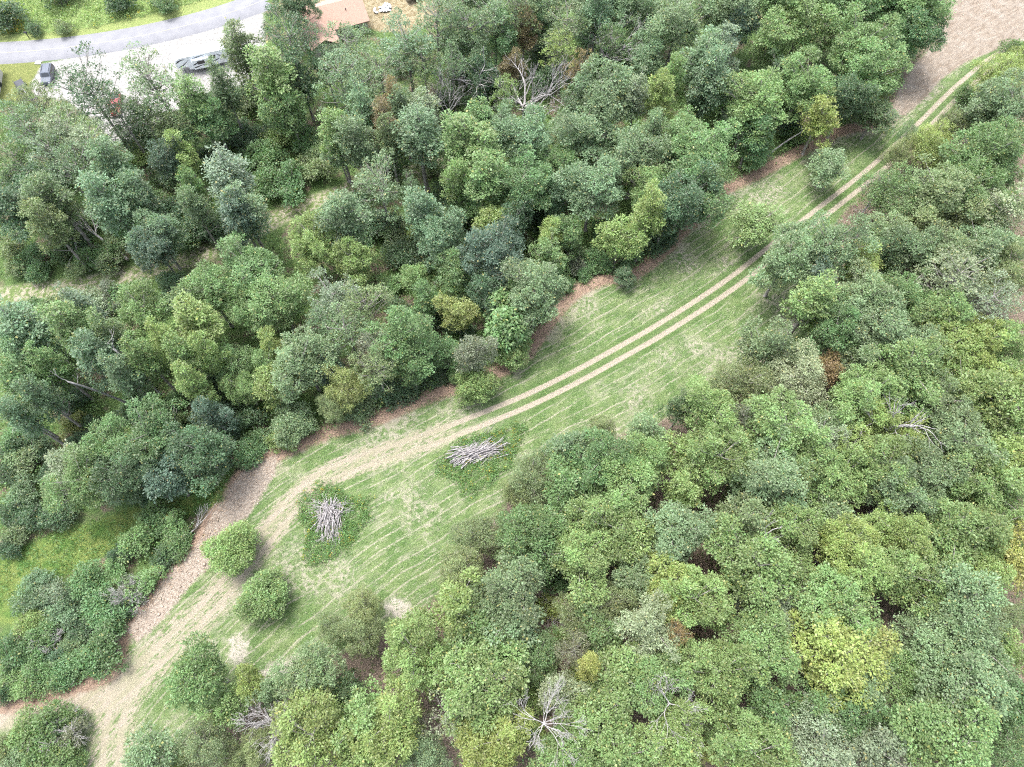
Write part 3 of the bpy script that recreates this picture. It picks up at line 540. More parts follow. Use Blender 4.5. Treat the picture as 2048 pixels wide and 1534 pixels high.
(6.4,17.7,1.8,2.6,'b','m','mid-green low dense shrub, third shrub above the bare snag near the bottom edge'),
(3.7,19.7,2.73,10.5,'o','m','mid-green broad-crowned tree, fifth tree lower-right of the long log pile'),
(20.2,21.8,3.92,13.6,'o','g','grey-green broad-crowned tree, seventh tree above the fallen pale tree'),
(-18.5,13.6,2.25,7.8,'f','v','small olive feathery tree, first tree below the fan-shaped log pile'),
(-18.3,10.3,2.38,8.9,'f','v','small olive feathery tree, second tree below the fan-shaped log pile'),
(-0.1,15.2,4.12,13.7,'o','g','grey-green broad-crowned tree, fourth tree above the bare snag near the bottom edge'),
(-0.1,11.4,3.28,12.1,'o','g','grey-green broad-crowned tree, second tree above the bare snag near the bottom edge'),
(-5.0,10.8,3.27,11.9,'o','m','mid-green broad-crowned tree, second tree upper-left of the bare snag near the bottom edge'),
(-11.4,8.1,3.55,13.7,'o','l','light green broad-crowned tree, fourth tree upper-left of the bare snag near the bottom edge'),
(-4.4,4.6,4.63,13.9,'o','l','large light green broad-crowned tree, first tree left of the bare snag near the bottom edge'),
(-2.1,8.0,3.23,12.0,'o','l','light green broad-crowned tree, first tree upper-left of the bare snag near the bottom edge'),
(3.1,7.8,2.97,8.9,'f','m','mid-green feathery tree, first tree above the bare snag near the bottom edge'),
(4.5,14.3,1.77,2.6,'b','y','lime-green low dense shrub, second shrub above the bare snag near the bottom edge'),
(6.2,10.5,1.42,2.1,'b','y','lime-green low dense shrub, first shrub above the bare snag near the bottom edge'),
(8.8,12.4,3.37,9.5,'f','v','olive feathery tree, third tree above the bare snag near the bottom edge'),
(11.8,13.7,3.17,9.2,'f','v','olive feathery tree, third tree upper-left of the fallen pale tree'),
(10.0,10.7,2.61,10.3,'o','m','mid-green broad-crowned tree, fourth tree upper-right of the bare snag near the bottom edge'),
(7.3,8.2,2.08,12.0,'a','w','small brownish open-crowned tree, third tree upper-right of the bare snag near the bottom edge'),
(8.7,6.5,1.32,14.5,'n','Y','small golden tall narrow tree, second tree upper-right of the bare snag near the bottom edge'),
(8.8,6.1,1.6,2.3,'b','y','lime-green low dense shrub, first shrub upper-right of the bare snag near the bottom edge'),
(16.5,10.6,3.49,12.8,'o','s','silvery broad-crowned tree, third tree above the fallen pale tree'),
(13.3,6.5,3.2,11.6,'o','l','light green broad-crowned tree, second tree upper-left of the fallen pale tree'),
(18.8,15.6,3.8,12.6,'o','y','lime-green broad-crowned tree, fifth tree above the fallen pale tree'),
(15.3,16.6,2.58,10.6,'o','g','small grey-green broad-crowned tree, sixth tree above the fallen pale tree'),
(21.0,8.8,1.84,2.6,'b','Y','golden low dense shrub, first shrub above the fallen pale tree'),
(5.8,4.2,2.31,10.4,'o','s','small silvery broad-crowned tree, first tree upper-right of the bare snag near the bottom edge'),
(2.6,4.1,1.9,2.8,'b','l','light green low dense shrub, first shrub upper-left of the bare snag near the bottom edge'),
(10.1,0.8,4.34,13.4,'o','l','light green broad-crowned tree, first tree right of the bare snag near the bottom edge'),
(6.3,-1.9,3.47,12.0,'o','l','light green broad-crowned tree, first tree lower-right of the bare snag near the bottom edge'),
(12.3,-2.3,3.06,11.7,'o','l','light green broad-crowned tree, first tree lower-left of the fallen pale tree'),
(-7.0,1.5,2.78,12.1,'h','s','silvery half-dead tree, second tree left of the bare snag near the bottom edge'),
(-16.9,1.3,2.91,11.4,'o','l','light green broad-crowned tree, second tree right of the leafless grey twiggy tree'),
(-13.6,0.4,3.82,12.8,'o','y','lime-green broad-crowned tree, fourth tree right of the leafless grey twiggy tree'),
(-10.8,0.8,1.55,9.5,'h','w','small brownish half-dead tree, fourth tree left of the bare snag near the bottom edge'),
(-9.8,-2.9,2.7,8.2,'f','g','grey-green feathery tree, third tree left of the bare snag near the bottom edge'),
(-2.0,-1.4,3.68,12.1,'o','y','lime-green broad-crowned tree, second tree lower-left of the bare snag near the bottom edge'),
(1.4,0.1,1.73,9.4,'o','m','small mid-green broad-crowned tree, first tree lower-left of the bare snag near the bottom edge'),
(-19.1,4.2,1.77,9.1,'o','d','small dark green broad-crowned tree, second tree upper-right of the leafless grey twiggy tree'),
(-16.8,-2.3,2.65,10.3,'o','l','light green broad-crowned tree, third tree right of the leafless grey twiggy tree'),
(18.3,-2.8,2.74,11.0,'o','l','light green broad-crowned tree, second tree below the fallen pale tree'),
(21.4,14.2,3.77,13.4,'o','l','light green broad-crowned tree, fourth tree above the fallen pale tree'),
(29.0,23.3,3.25,11.9,'o','v','olive broad-crowned tree, sixth tree lower-left of the rust-orange tree'),
(29.2,17.8,4.95,14.7,'o','l','large light green broad-crowned tree, fourth tree upper-right of the fallen pale tree'),
(35.0,22.4,4.04,12.8,'o','l','light green broad-crowned tree, sixth tree lower-left of the small bare snag in the wood'),
(40.6,24.4,3.15,11.2,'o','g','grey-green broad-crowned tree, fourth tree lower-left of the small bare snag in the wood'),
(41.2,20.6,3.55,12.8,'o','y','lime-green broad-crowned tree, fifth tree lower-left of the small bare snag in the wood'),
(47.9,21.9,3.46,12.2,'o','y','lime-green broad-crowned tree, fourth tree below the small bare snag in the wood'),
(42.5,17.3,3.72,13.2,'o','l','light green broad-crowned tree, seventh tree below the small bare snag in the wood'),
(48.4,16.8,4.16,12.9,'o','l','light green broad-crowned tree, sixth tree below the small bare snag in the wood'),
(54.4,21.1,4.47,13.7,'o','l','light green broad-crowned tree, fifth tree below the small bare snag in the wood'),
(60.0,22.8,3.59,12.0,'o','l','light green broad-crowned tree, sixth tree lower-right of the small bare snag in the wood'),
(61.9,19.5,2.96,11.2,'o','Y','golden broad-crowned tree, eighth tree lower-right of the small bare snag in the wood'),
(57.1,17.7,3.39,11.6,'o','l','light green broad-crowned tree, seventh tree lower-right of the small bare snag in the wood'),
(31.5,13.4,3.39,9.6,'f','s','silvery feathery tree, third tree upper-right of the fallen pale tree'),
(29.1,9.0,4.1,13.3,'o','l','light green broad-crowned tree, second tree upper-right of the fallen pale tree'),
(23.5,5.9,4.14,13.2,'o','l','light green broad-crowned tree, first tree upper-right of the fallen pale tree'),
(38.3,13.3,4.52,13.6,'o','l','light green broad-crowned tree, fifth tree upper-right of the fallen pale tree'),
(37.4,7.6,4.81,14.1,'o','y','large lime-green broad-crowned tree, fourth tree right of the fallen pale tree'),
(53.1,13.5,4.52,14.7,'o','g','grey-green broad-crowned tree, eighth tree below the small bare snag in the wood'),
(49.5,9.6,3.58,12.1,'o','g','grey-green broad-crowned tree, ninth tree below the small bare snag in the wood'),
(54.2,8.8,3.78,12.8,'o','g','grey-green broad-crowned tree, tenth tree below the small bare snag in the wood'),
(51.0,4.6,4.43,13.8,'o','g','grey-green broad-crowned tree, twelfth tree below the small bare snag in the wood'),
(47.3,6.1,3.16,9.4,'f','l','light green feathery tree, ninth tree right of the fallen pale tree'),
(60.3,12.7,2.7,8.3,'f','v','olive feathery tree, ninth tree lower-right of the small bare snag in the wood'),
(40.6,4.0,2.74,10.8,'o','g','grey-green broad-crowned tree, sixth tree right of the fallen pale tree'),
(29.6,2.4,2.71,10.5,'o','m','mid-green broad-crowned tree, first tree right of the fallen pale tree'),
(34.7,2.2,2.5,10.6,'o','m','small mid-green broad-crowned tree, second tree right of the fallen pale tree'),
(38.1,1.5,2.49,10.9,'o','m','small mid-green broad-crowned tree, fifth tree right of the fallen pale tree'),
(24.6,0.8,2.54,8.4,'f','m','small mid-green feathery tree, first tree lower-right of the fallen pale tree'),
(26.0,-1.9,3.87,13.4,'o','l','light green broad-crowned tree, second tree lower-right of the fallen pale tree'),
(34.2,-2.0,4.48,11.4,'f','s','silvery feathery tree, third tree right of the fallen pale tree'),
(40.5,-1.8,3.07,11.0,'o','s','silvery broad-crowned tree, seventh tree right of the fallen pale tree'),
(47.1,-0.4,4.91,14.9,'o','l','large light green broad-crowned tree, tenth tree right of the fallen pale tree'),
(45.0,0.8,2.59,10.7,'o','m','small mid-green broad-crowned tree, eighth tree right of the fallen pale tree'),
(55.8,-1.5,3.35,9.8,'f','m','mid-green feathery tree, eleventh tree right of the fallen pale tree'),
(19.5,-3.0,1.91,9.4,'o','y','small lime-green broad-crowned tree, third tree below the fallen pale tree'),
(23.9,-2.1,1.54,2.3,'b','Y','golden low dense shrub, first shrub lower-right of the fallen pale tree'),
(58.6,8.2,2.36,10.5,'o','l','small light green broad-crowned tree, eleventh tree below the small bare snag in the wood'),
(19.4,9.9,1.77,12.2,'a','r','small rusty open-crowned tree, second tree above the fallen pale tree'),
(19.6,7.5,2.24,9.9,'o','v','small olive broad-crowned tree, first tree above the fallen pale tree'),
(65.5,64.6,3.94,13.0,'o','g','grey-green broad-crowned tree, third tree right of the lime tree beside the ruts'),
(-55.5,67.5,3.33,12.6,'o','u','blue-green broad-crowned tree, first tree right of the toppled grey dead tree'),
(60.7,66.0,3.79,12.5,'o','g','grey-green broad-crowned tree, second tree right of the lime tree beside the ruts'),
(-25.0,65.3,3.38,11.9,'o','y','lime-green broad-crowned tree, third tree upper-left of the golden young tree'),
(18.2,-0.5,3.53,12.2,'o','l','light green broad-crowned tree, first tree below the fallen pale tree'),
(-23.7,51.7,3.4,14.3,'a','g','grey-green open-crowned tree, third tree left of the golden young tree'),
(12.7,77.4,4.75,15.2,'o','g','large grey-green broad-crowned tree, fourth tree above the lone bush on the brown bank'),
(67.3,120.0,5.11,16.0,'o','m','large mid-green broad-crowned tree, fourth tree upper-left of the bare dirt field'),
(70.7,66.0,4.02,13.0,'o','g','grey-green broad-crowned tree, sixth tree right of the lime tree beside the ruts'),
(29.8,115.4,5.53,15.8,'o','g','large grey-green broad-crowned tree, eighth tree right of the big bare dead tree'),
(-40.9,48.1,3.11,9.6,'f','l','light green feathery tree, fifth tree below the grass trail'),
(-13.7,112.3,4.96,17.4,'a','g','large grey-green open-crowned tree, third tree right of the salmon-roofed house'),
(8.9,19.2,4.16,13.0,'o','l','light green broad-crowned tree, seventh tree lower-right of the long log pile'),
(-67.9,50.2,3.27,17.1,'n','g','grey-green tall narrow tree, second tree lower-left of the toppled grey dead tree'),
(57.7,97.5,3.62,12.9,'o','d','dark green broad-crowned tree, first tree upper-left of the lone tree by the dirt'),
(-54.4,34.4,3.47,12.2,'o','l','light green broad-crowned tree, third tree above the grassy clearing'),
(83.2,93.8,4.85,14.5,'o','g','large grey-green broad-crowned tree, second tree lower-right of the bare dirt field'),
(-44.9,58.1,4.08,13.9,'o','l','light green broad-crowned tree, first tree below the grass trail'),
(-18.4,107.1,4.92,17.0,'a','g','large grey-green open-crowned tree, first tree right of the salmon-roofed house'),
(-46.2,30.1,3.01,11.3,'o','u','blue-green broad-crowned tree, first tree upper-right of the grassy clearing'),
(-28.4,107.4,4.34,16.3,'a','g','grey-green open-crowned tree, first tree lower-right of the salmon-roofed house'),
(20.3,84.3,4.7,14.6,'o','g','large grey-green broad-crowned tree, fifth tree above the lone bush on the brown bank'),
(73.6,113.8,4.89,14.6,'o','m','large mid-green broad-crowned tree, first tree upper-left of the bare dirt field'),
(-3.0,65.3,4.6,14.5,'o','u','blue-green broad-crowned tree, second tree upper-right of the golden young tree'),
(38.6,119.3,5.33,15.7,'o','g','large grey-green broad-crowned tree, ninth tree upper-left of the lone tree by the dirt'),
(40.7,95.5,5.24,16.1,'o','l','large light green broad-crowned tree, third tree left of the lone tree by the dirt'),
(52.1,113.6,5.84,17.0,'o','l','large light green broad-crowned tree, fourth tree upper-left of the lone tree by the dirt'),
(21.1,119.4,4.54,15.0,'o','g','grey-green broad-crowned tree, sixth tree upper-right of the big bare dead tree'),
(-24.0,44.2,3.07,10.0,'f','Y','golden feathery tree, third tree above the fan-shaped log pile'),
(-65.2,91.9,3.44,15.3,'a','d','dark green open-crowned tree, first tree lower-left of the red pickup'),
(61.6,102.9,4.98,15.4,'o','l','large light green broad-crowned tree, second tree above the lone tree by the dirt'),
(11.5,31.1,3.69,13.4,'o','m','mid-green broad-crowned tree, fourth tree right of the long log pile'),
(59.8,119.0,5.51,16.7,'o','m','large mid-green broad-crowned tree, fourth tree above the lone tree by the dirt'),
(15.3,120.8,5.35,16.2,'o','g','large grey-green broad-crowned tree, fifth tree upper-right of the big bare dead tree'),
(-55.8,29.3,3.49,13.0,'o','l','light green broad-crowned tree, first tree above the grassy clearing'),
(15.7,96.3,5.54,16.7,'o','g','large grey-green broad-crowned tree, second tree right of the big bare dead tree'),
(-29.6,47.0,4.05,13.8,'o','g','grey-green broad-crowned tree, seventh tree lower-right of the grass trail'),
(-66.7,42.7,2.65,16.2,'n','l','light green tall narrow tree, fifth tree lower-left of the toppled grey dead tree'),
(-11.2,69.0,3.86,13.6,'o','g','grey-green broad-crowned tree, third tree above the golden young tree'),
(31.1,85.0,5.06,15.3,'o','l','large light green broad-crowned tree, fifth tree upper-right of the lone bush on the brown bank'),
(16.1,5.2,3.86,12.5,'o','l','light green broad-crowned tree, first tree upper-left of the fallen pale tree'),
(-34.6,56.7,4.46,13.8,'o','l','light green broad-crowned tree, second tree lower-right of the grass trail'),
(-39.2,62.3,4.38,13.8,'o','l','light green broad-crowned tree, first tree right of the grass trail'),
(7.9,84.0,3.51,12.3,'o','m','mid-green broad-crowned tree, second tree below the big bare dead tree'),
(70.8,76.2,4.72,14.7,'o','m','large mid-green broad-crowned tree, fifth tree lower-right of the lone tree by the dirt'),
(-77.1,73.5,5.02,15.1,'o','d','large dark green broad-crowned tree, second tree upper-left of the toppled grey dead tree'),
(-21.0,76.9,4.28,15.9,'a','g','grey-green open-crowned tree, sixth tree below the salmon-roofed house'),
(74.5,81.7,4.71,14.8,'o','m','large mid-green broad-crowned tree, second tree below the bare dirt field'),
(-41.7,33.2,3.91,13.4,'o','d','dark green broad-crowned tree, first tree above the fallen trunk by the soil'),
(75.5,72.0,4.04,15.1,'a','s','silvery open-crowned tree, fifth tree lower-right of the bare dirt field'),
(80.0,86.0,4.7,13.9,'o','m','large mid-green broad-crowned tree, third tree lower-right of the bare dirt field'),
(61.1,108.3,5.64,16.0,'o','l','large light green broad-crowned tree, third tree above the lone tree by the dirt'),
(-40.0,-2.7,2.92,11.7,'o','g','grey-green broad-crowned tree, first tree lower-right of the fork of the track'),
(50.3,100.1,4.7,15.3,'o','l','large light green broad-crowned tree, second tree upper-left of the lone tree by the dirt'),
(1.9,88.0,4.62,15.2,'o','g','large grey-green broad-crowned tree, first tree below the big bare dead tree'),
(26.6,74.7,4.74,15.0,'o','d','large dark green broad-crowned tree, second tree upper-right of the lone bush on the brown bank'),
(72.8,118.0,5.98,16.7,'o','l','large light green broad-crowned tree, third tree upper-left of the bare dirt field'),
(-44.3,51.6,2.97,16.8,'n','y','lime-green tall narrow tree, second tree below the grass trail'),
(-50.9,29.7,3.62,12.6,'o','d','dark green broad-crowned tree, second tree above the grassy clearing'),
(48.8,120.2,5.14,15.4,'o','l','large light green broad-crowned tree, sixth tree upper-left of the lone tree by the dirt'),
(29.4,77.9,4.86,14.4,'o','m','large mid-green broad-crowned tree, third tree upper-right of the lone bush on the brown bank'),
(-15.6,49.9,4.23,14.0,'o','m','mid-green broad-crowned tree, first tree lower-left of the golden young tree'),
(-35.9,5.5,3.57,12.8,'o','m','mid-green broad-crowned tree, second tree upper-left of the leafless grey twiggy tree'),
(56.7,3.2,3.22,12.1,'o','m','mid-green broad-crowned tree, thirteenth tree below the small bare snag in the wood'),
(11.6,89.2,4.85,14.5,'o','g','large grey-green broad-crowned tree, second tree lower-right of the big bare dead tree'),
(-8.1,84.8,3.67,17.7,'n','l','light green tall narrow tree, fourth tree lower-left of the big bare dead tree'),
(-3.5,59.2,2.88,11.1,'o','d','dark green broad-crowned tree, first tree upper-right of the golden young tree'),
(-60.9,50.3,3.12,17.4,'n','l','light green tall narrow tree, third tree below the toppled grey dead tree'),
(66.3,75.7,4.62,14.3,'o','g','large grey-green broad-crowned tree, fourth tree lower-right of the lone tree by the dirt'),
(3.3,57.7,4.51,15.0,'o','g','grey-green broad-crowned tree, fourth tree right of the golden young tree'),
(-51.0,93.4,3.76,13.4,'o','m','mid-green broad-crowned tree, first tree below the white camper'),
(-48.3,35.1,4.13,13.2,'o','m','mid-green broad-crowned tree, second tree upper-right of the grassy clearing'),
(2.2,79.3,4.39,14.0,'o','m','mid-green broad-crowned tree, third tree below the big bare dead tree'),
(-53.6,54.9,3.49,13.0,'o','l','light green broad-crowned tree, first tree lower-right of the toppled grey dead tree'),
(-59.6,96.6,5.16,18.1,'a','g','large grey-green open-crowned tree, first tree upper-right of the red pickup'),
(-15.0,86.2,3.78,17.7,'n','g','grey-green tall narrow tree, seventh tree lower-left of the big bare dead tree'),
(42.4,54.4,2.89,16.7,'n','l','light green tall narrow tree, second tree lower-left of the lime tree beside the ruts'),
(-2.6,91.1,3.75,13.3,'o','g','grey-green broad-crowned tree, first tree lower-left of the big bare dead tree'),
(45.6,51.2,3.74,14.1,'o','m','mid-green broad-crowned tree, first tree above the rust-orange tree'),
(-6.4,13.5,3.18,12.5,'o','y','lime-green broad-crowned tree, third tree upper-left of the bare snag near the bottom edge'),
]

# ---------------------------------------------------------------- helpers
def tag(o, label=None, cat=None, group=None, kind=None):
    if label: o["label"] = label
    if cat: o["category"] = cat
    if group: o["group"] = group
    if kind: o["kind"] = kind
    return o

def empty(name, loc=(0, 0, 0), rz=0.0, scale=(1, 1, 1)):
    o = bpy.data.objects.new(name, None)
    o.location = loc; o.rotation_euler = (0, 0, rz); o.scale = scale
    o.empty_display_size = 0.3
    col.objects.link(o)
    return o

def np_mesh(name, V, faces, mat=None, attrs=None, smooth=False):
    """V (n,3); faces: list of (m,k) int arrays"""
    me = bpy.data.meshes.new(name)
    V = np.asarray(V, dtype=np.float32)
    fl = [np.asarray(f, dtype=np.int32) for f in faces if len(f)]
    me.vertices.add(len(V)); me.vertices.foreach_set("co", V.ravel())
    loops = np.concatenate([f.ravel() for f in fl])
    tot = np.concatenate([np.full(len(f), f.shape[1], dtype=np.int32) for f in fl])
    start = np.concatenate([[0], np.cumsum(tot)[:-1]]).astype(np.int32)
    me.loops.add(len(loops)); me.loops.foreach_set("vertex_index", loops)
    me.polygons.add(len(tot)); me.polygons.foreach_set("loop_start", start)
    me.polygons.foreach_set("loop_total", tot)
    if smooth: me.polygons.foreach_set("use_smooth", np.ones(len(tot), dtype=bool))
    if attrs:
        for k, a in attrs.items():
            at = me.attributes.new(k, 'FLOAT', 'POINT')
            at.data.foreach_set("value", np.asarray(a, dtype=np.float32))
    me.update(calc_edges=True)
    if mat: me.materials.append(mat)
    return me

def obj(name, me, parent=None, loc=None, rot=None, scale=None):
    o = bpy.data.objects.new(name, me)
    if parent: o.parent = parent
    if loc is not None: o.location = loc
    if rot is not None: o.rotation_euler = rot
    if scale is not None: o.scale = scale
    col.objects.link(o)
    return o

class MB:
    """collects polygons into one mesh"""
    def __init__(s): s.v = []; s.f = []
    def add(s, vs, fs):
        b = len(s.v); s.v += [tuple(v) for v in vs]; s.f += [tuple(i + b for i in f) for f in fs]; return s
    def box(s, x0, x1, y0, y1, z0, z1):
        return s.add([(x0,y0,z0),(x1,y0,z0),(x1,y1,z0),(x0,y1,z0),(x0,y0,z1),(x1,y0,z1),(x1,y1,z1),(x0,y1,z1)],
                     [(3,2,1,0),(4,5,6,7),(0,1,5,4),(1,2,6,5),(2,3,7,6),(3,0,4,7)])
    def prism(s, pts, axis, a, b):
        """extrude a 2-D outline pts along axis 'x' or 'y' or 'z' from a to b"""
        n = len(pts)
        def p(u, v, w): return {'x': (w, u, v), 'y': (u, w, v), 'z': (u, v, w)}[axis]
        vs = [p(u, v, a) for u, v in pts] + [p(u, v, b) for u, v in pts]
        fs = [tuple(range(n))[::-1], tuple(range(n, 2 * n))] + [(i, (i + 1) % n, n + (i + 1) % n, n + i) for i in range(n)]
        return s.add(vs, fs)
    def cyl(s, c, r, axis, a, b, n=12):
        pts = [(c[0] + r * math.cos(2 * math.pi * i / n), c[1] + r * math.sin(2 * math.pi * i / n)) for i in range(n)]
        return s.prism(pts, axis, a, b)
    def build(s, name, mat, parent=None, bevel=0.0, **kw):
        me = bpy.data.meshes.new(name); me.from_pydata(s.v, [], s.f); me.update()
        import bmesh
        bm = bmesh.new(); bm.from_mesh(me)
        bmesh.ops.recalc_face_normals(bm, faces=bm.faces)
        if bevel: bmesh.ops.bevel(bm, geom=bm.edges[:], offset=bevel, segments=2, affect='EDGES', clamp_overlap=True)
        bm.to_mesh(me); bm.free()
        me.materials.append(mat)
        return obj(name, me, parent, **kw)

def unit(a): return a / (np.linalg.norm(a, axis=-1, keepdims=True) + 1e-9)

class Tubes:
    def __init__(s): s.V = []; s.F = []; s.n = 0
    def add(s, P, r, sides=6):
        P = np.asarray(P, float); r = np.asarray(r, float); k = len(P)
        d = np.gradient(P, axis=0); d = unit(d)
        ref = np.where(np.abs(d[:, 2:3]) > .9, np.array([[1., 0, 0]]), np.array([[0, 0, 1.]]))
        a = unit(np.cross(d, ref)); b = np.cross(d, a)
        t = np.linspace(0, 2 * np.pi, sides, endpoint=False)
        ring = P[:, None] + r[:, None, None] * (a[:, None] * np.cos(t)[None, :, None] + b[:, None] * np.sin(t)[None, :, None])
        i = np.arange(k - 1)[:, None] * sides; j = np.arange(sides)[None]
        jn = (j + 1) % sides
        f = np.stack([i + j, i + jn, i + sides + jn, i + sides + j], -1).reshape(-1, 4) + s.n
        s.V.append(ring.reshape(-1, 3)); s.F.append(f)
        # end caps as fans round the ring's centre
        base = s.n
        s.n += k * sides
        for q, e in ((0, 0), (k - 1, 1)):
            s.V.append(P[q:q + 1]); c = s.n; s.n += 1
            rr = base + q * sides + np.arange(sides); rn = base + q * sides + (np.arange(sides) + 1) % sides
            tri = np.stack([rr, rn, np.full(sides, c), np.full(sides, c)], -1)
            s.F.append(tri)
        return s
    def mesh(s, name, mat):
        V = np.concatenate(s.V); F = np.concatenate(s.F)
        tri = F[:, 2] == F[:, 3]
        return np_mesh(name, V, [F[~tri], F[tri][:, :3]], mat, smooth=True)

def bez(p0, p1, p2, n):
    t = np.linspace(0, 1, n)[:, None]
    return (1 - t) ** 2 * np.asarray(p0) + 2 * t * (1 - t) * np.asarray(p1) + t * t * np.asarray(p2)

# ---- node shorthand
class G:
    def __init__(s, name):
        s.m = bpy.data.materials.new(name); s.m.use_nodes = True
        s.t = s.m.node_tree; s.N = s.t.nodes; s.L = s.t.links
        s.p = s.N["Principled BSDF"]; s.out = s.N["Material Output"]
    def put(s, inp, v):
        if hasattr(v, "is_output"): s.L.new(v, inp)
        elif isinstance(v, (tuple, list)):
            inp.default_value = tuple(v) + ((1.0,) if len(v) == 3 and len(inp.default_value) == 4 else ())
        else: inp.default_value = v
    def attr(s, n):
        a = s.N.new("ShaderNodeAttribute"); a.attribute_name = n; return a.outputs["Fac"]
    def math(s, op, a, b=0.0, c=None, clamp=False):
        n = s.N.new("ShaderNodeMath"); n.operation = op; n.use_clamp = clamp
        s.put(n.inputs[0], a); s.put(n.inputs[1], b)
        if c is not None: s.put(n.inputs[2], c)
        return n.outputs[0]
    def ss(s, x, lo, hi):
        n = s.N.new("ShaderNodeMapRange"); n.interpolation_type = 'SMOOTHSTEP'
        s.put(n.inputs["Value"], x)
        if lo <= hi:
            n.inputs["From Min"].default_value = lo; n.inputs["From Max"].default_value = hi
        else:
            n.inputs["From Min"].default_value = hi; n.inputs["From Max"].default_value = lo
            n.inputs["To Min"].default_value = 1.0; n.inputs["To Max"].default_value = 0.0
        return n.outputs[0]
    def mix(s, f, a, b):
        n = s.N.new("ShaderNodeMix"); n.data_type = 'RGBA'
        s.put(n.inputs["Factor"], f); s.put(n.inputs[6], a); s.put(n.inputs[7], b)
        return n.outputs[2]
    def mul(s, a, b):
        n = s.N.new("ShaderNodeMix"); n.data_type = 'RGBA'; n.blend_type = 'MULTIPLY'
        n.inputs["Factor"].default_value = 1.0
        s.put(n.inputs[6], a); s.put(n.inputs[7], b)
        return n.outputs[2]
    def pos(s): return s.N.new("ShaderNodeNewGeometry").outputs["Position"]
    def objc(s): return s.N.new("ShaderNodeTexCoord").outputs["Object"]
    def comb(s, x, y, z=0.0):
        n = s.N.new("ShaderNodeCombineXYZ"); s.put(n.inputs[0], x); s.put(n.inputs[1], y); s.put(n.inputs[2], z); return n.outputs[0]
    def noise(s, vec, scale, detail=3.0, rough=0.55, dist=0.0):
        n = s.N.new("ShaderNodeTexNoise"); s.put(n.inputs["Vector"], vec)
        n.inputs["Scale"].default_value = scale; n.inputs["Detail"].default_value = detail
        n.inputs["Roughness"].default_value = rough; n.inputs["Distortion"].default_value = dist
        return n.outputs["Fac"]
    def hsv(s, c, h=0.5, sat=1.0, v=1.0):
        n = s.N.new("ShaderNodeHueSaturation"); s.put(n.inputs["Color"], c)
        s.put(n.inputs["Hue"], h); s.put(n.inputs["Saturation"], sat); s.put(n.inputs["Value"], v); return n.outputs[0]
    def bump(s, h, strength=0.5, dist=0.1):
        n = s.N.new("ShaderNodeBump"); s.put(n.inputs["Height"], h)
        n.inputs["Strength"].default_value = strength; n.inputs["Distance"].default_value = dist
        s.L.new(n.outputs[0], s.p.inputs["Normal"])

def simple(name, c, rough=0.6, metal=0.0, var=0.15, scale=3.0, spec=0.4):
    g = G(name)
    n = g.noise(g.objc(), scale, 4)
    g.put(g.p.inputs["Base Color"], g.mix(g.ss(n, .3, .7), tuple(x * (1 - var) for x in c), tuple(min(1, x * (1 + var)) for x in c)))
    g.p.inputs["Roughness"].default_value = rough
    g.p.inputs["Metallic"].default_value = metal
    g.p.inputs["Specular IOR Level"].default_value = spec
    return g.m

# ---------------------------------------------------------------- terrain fields (numpy)
def pl_dist(X, Y, line):
    """unsigned distance, signed side (>0 left of travel), arc length to a polyline"""
    best = np.full(X.shape, 1e9); side = np.zeros(X.shape); arc = np.zeros(X.shape); acc = 0.0
    for (x0, y0), (x1, y1) in zip(line[:-1], line[1:]):
        dx, dy = x1 - x0, y1 - y0; L = math.hypot(dx, dy)
        t = np.clip(((X - x0) * dx + (Y - y0) * dy) / (L * L), 0, 1)
        d = np.hypot(X - x0 - t * dx, Y - y0 - t * dy)
        m = d < best
        best = np.where(m, d, best); side = np.where(m, np.sign(dx * (Y - y0) - dy * (X - x0)), side)
        arc = np.where(m, acc + t * L, arc); acc += L
    return best, side, arc

def smooth_line(p, it=2):
    p = [tuple(q) for q in p]
    for _ in range(it):
        q = [p[0]]
        for a, b in zip(p[:-1], p[1:]):
            q += [(a[0] * .75 + b[0] * .25, a[1] * .75 + b[1] * .25), (a[0] * .25 + b[0] * .75, a[1] * .25 + b[1] * .75)]
        p = q + [p[-1]]
    return p

def poly_sdf(X, Y, poly):
    """>0 inside"""
    n = len(poly); inside = np.zeros(X.shape, bool); d = np.full(X.shape, 1e9)
    for i in range(n):
        (x0, y0), (x1, y1) = poly[i], poly[(i + 1) % n]
        c = (y0 > Y) != (y1 > Y)
        with np.errstate(divide='ignore', invalid='ignore'):
            xi = (x1 - x0) * (Y - y0) / (y1 - y0 + 1e-12) + x0
        inside ^= c & (X < xi)
        dx, dy = x1 - x0, y1 - y0; L2 = dx * dx + dy * dy + 1e-9
        t = np.clip(((X - x0) * dx + (Y - y0) * dy) / L2, 0, 1)
        d = np.minimum(d, np.hypot(X - x0 - t * dx, Y - y0 - t * dy))
    return np.where(inside, d, -d)

_rng = np.random.default_rng(11)
_W = [(_rng.uniform(-1, 1, 2) * f, _rng.uniform(0, 6.28), a) for f, a in ((.05, .5), (.06, .4), (.09, .3), (.13, .2), (.2, .12), (.31, .07), (.4, .05))]
def lownoise(X, Y):
    z = 0 * X
    for k, ph, a in _W: z = z + a * np.sin(k[0] * X * 2 + k[1] * Y * 2 + ph)
    return z
def sm(x, a, b):
    t = np.clip((x - a) / (b - a), 0, 1); return t * t * (3 - 2 * t)

TRACK_S, BANK_S, RIGHT_S, FORK_S, TRAIL_S, MOW_S = (smooth_line(q) for q in (TRACK, BANK, RIGHT, FORK, TRAIL, MOW))
MEADOW = BANK_S + RIGHT_S[::-1]

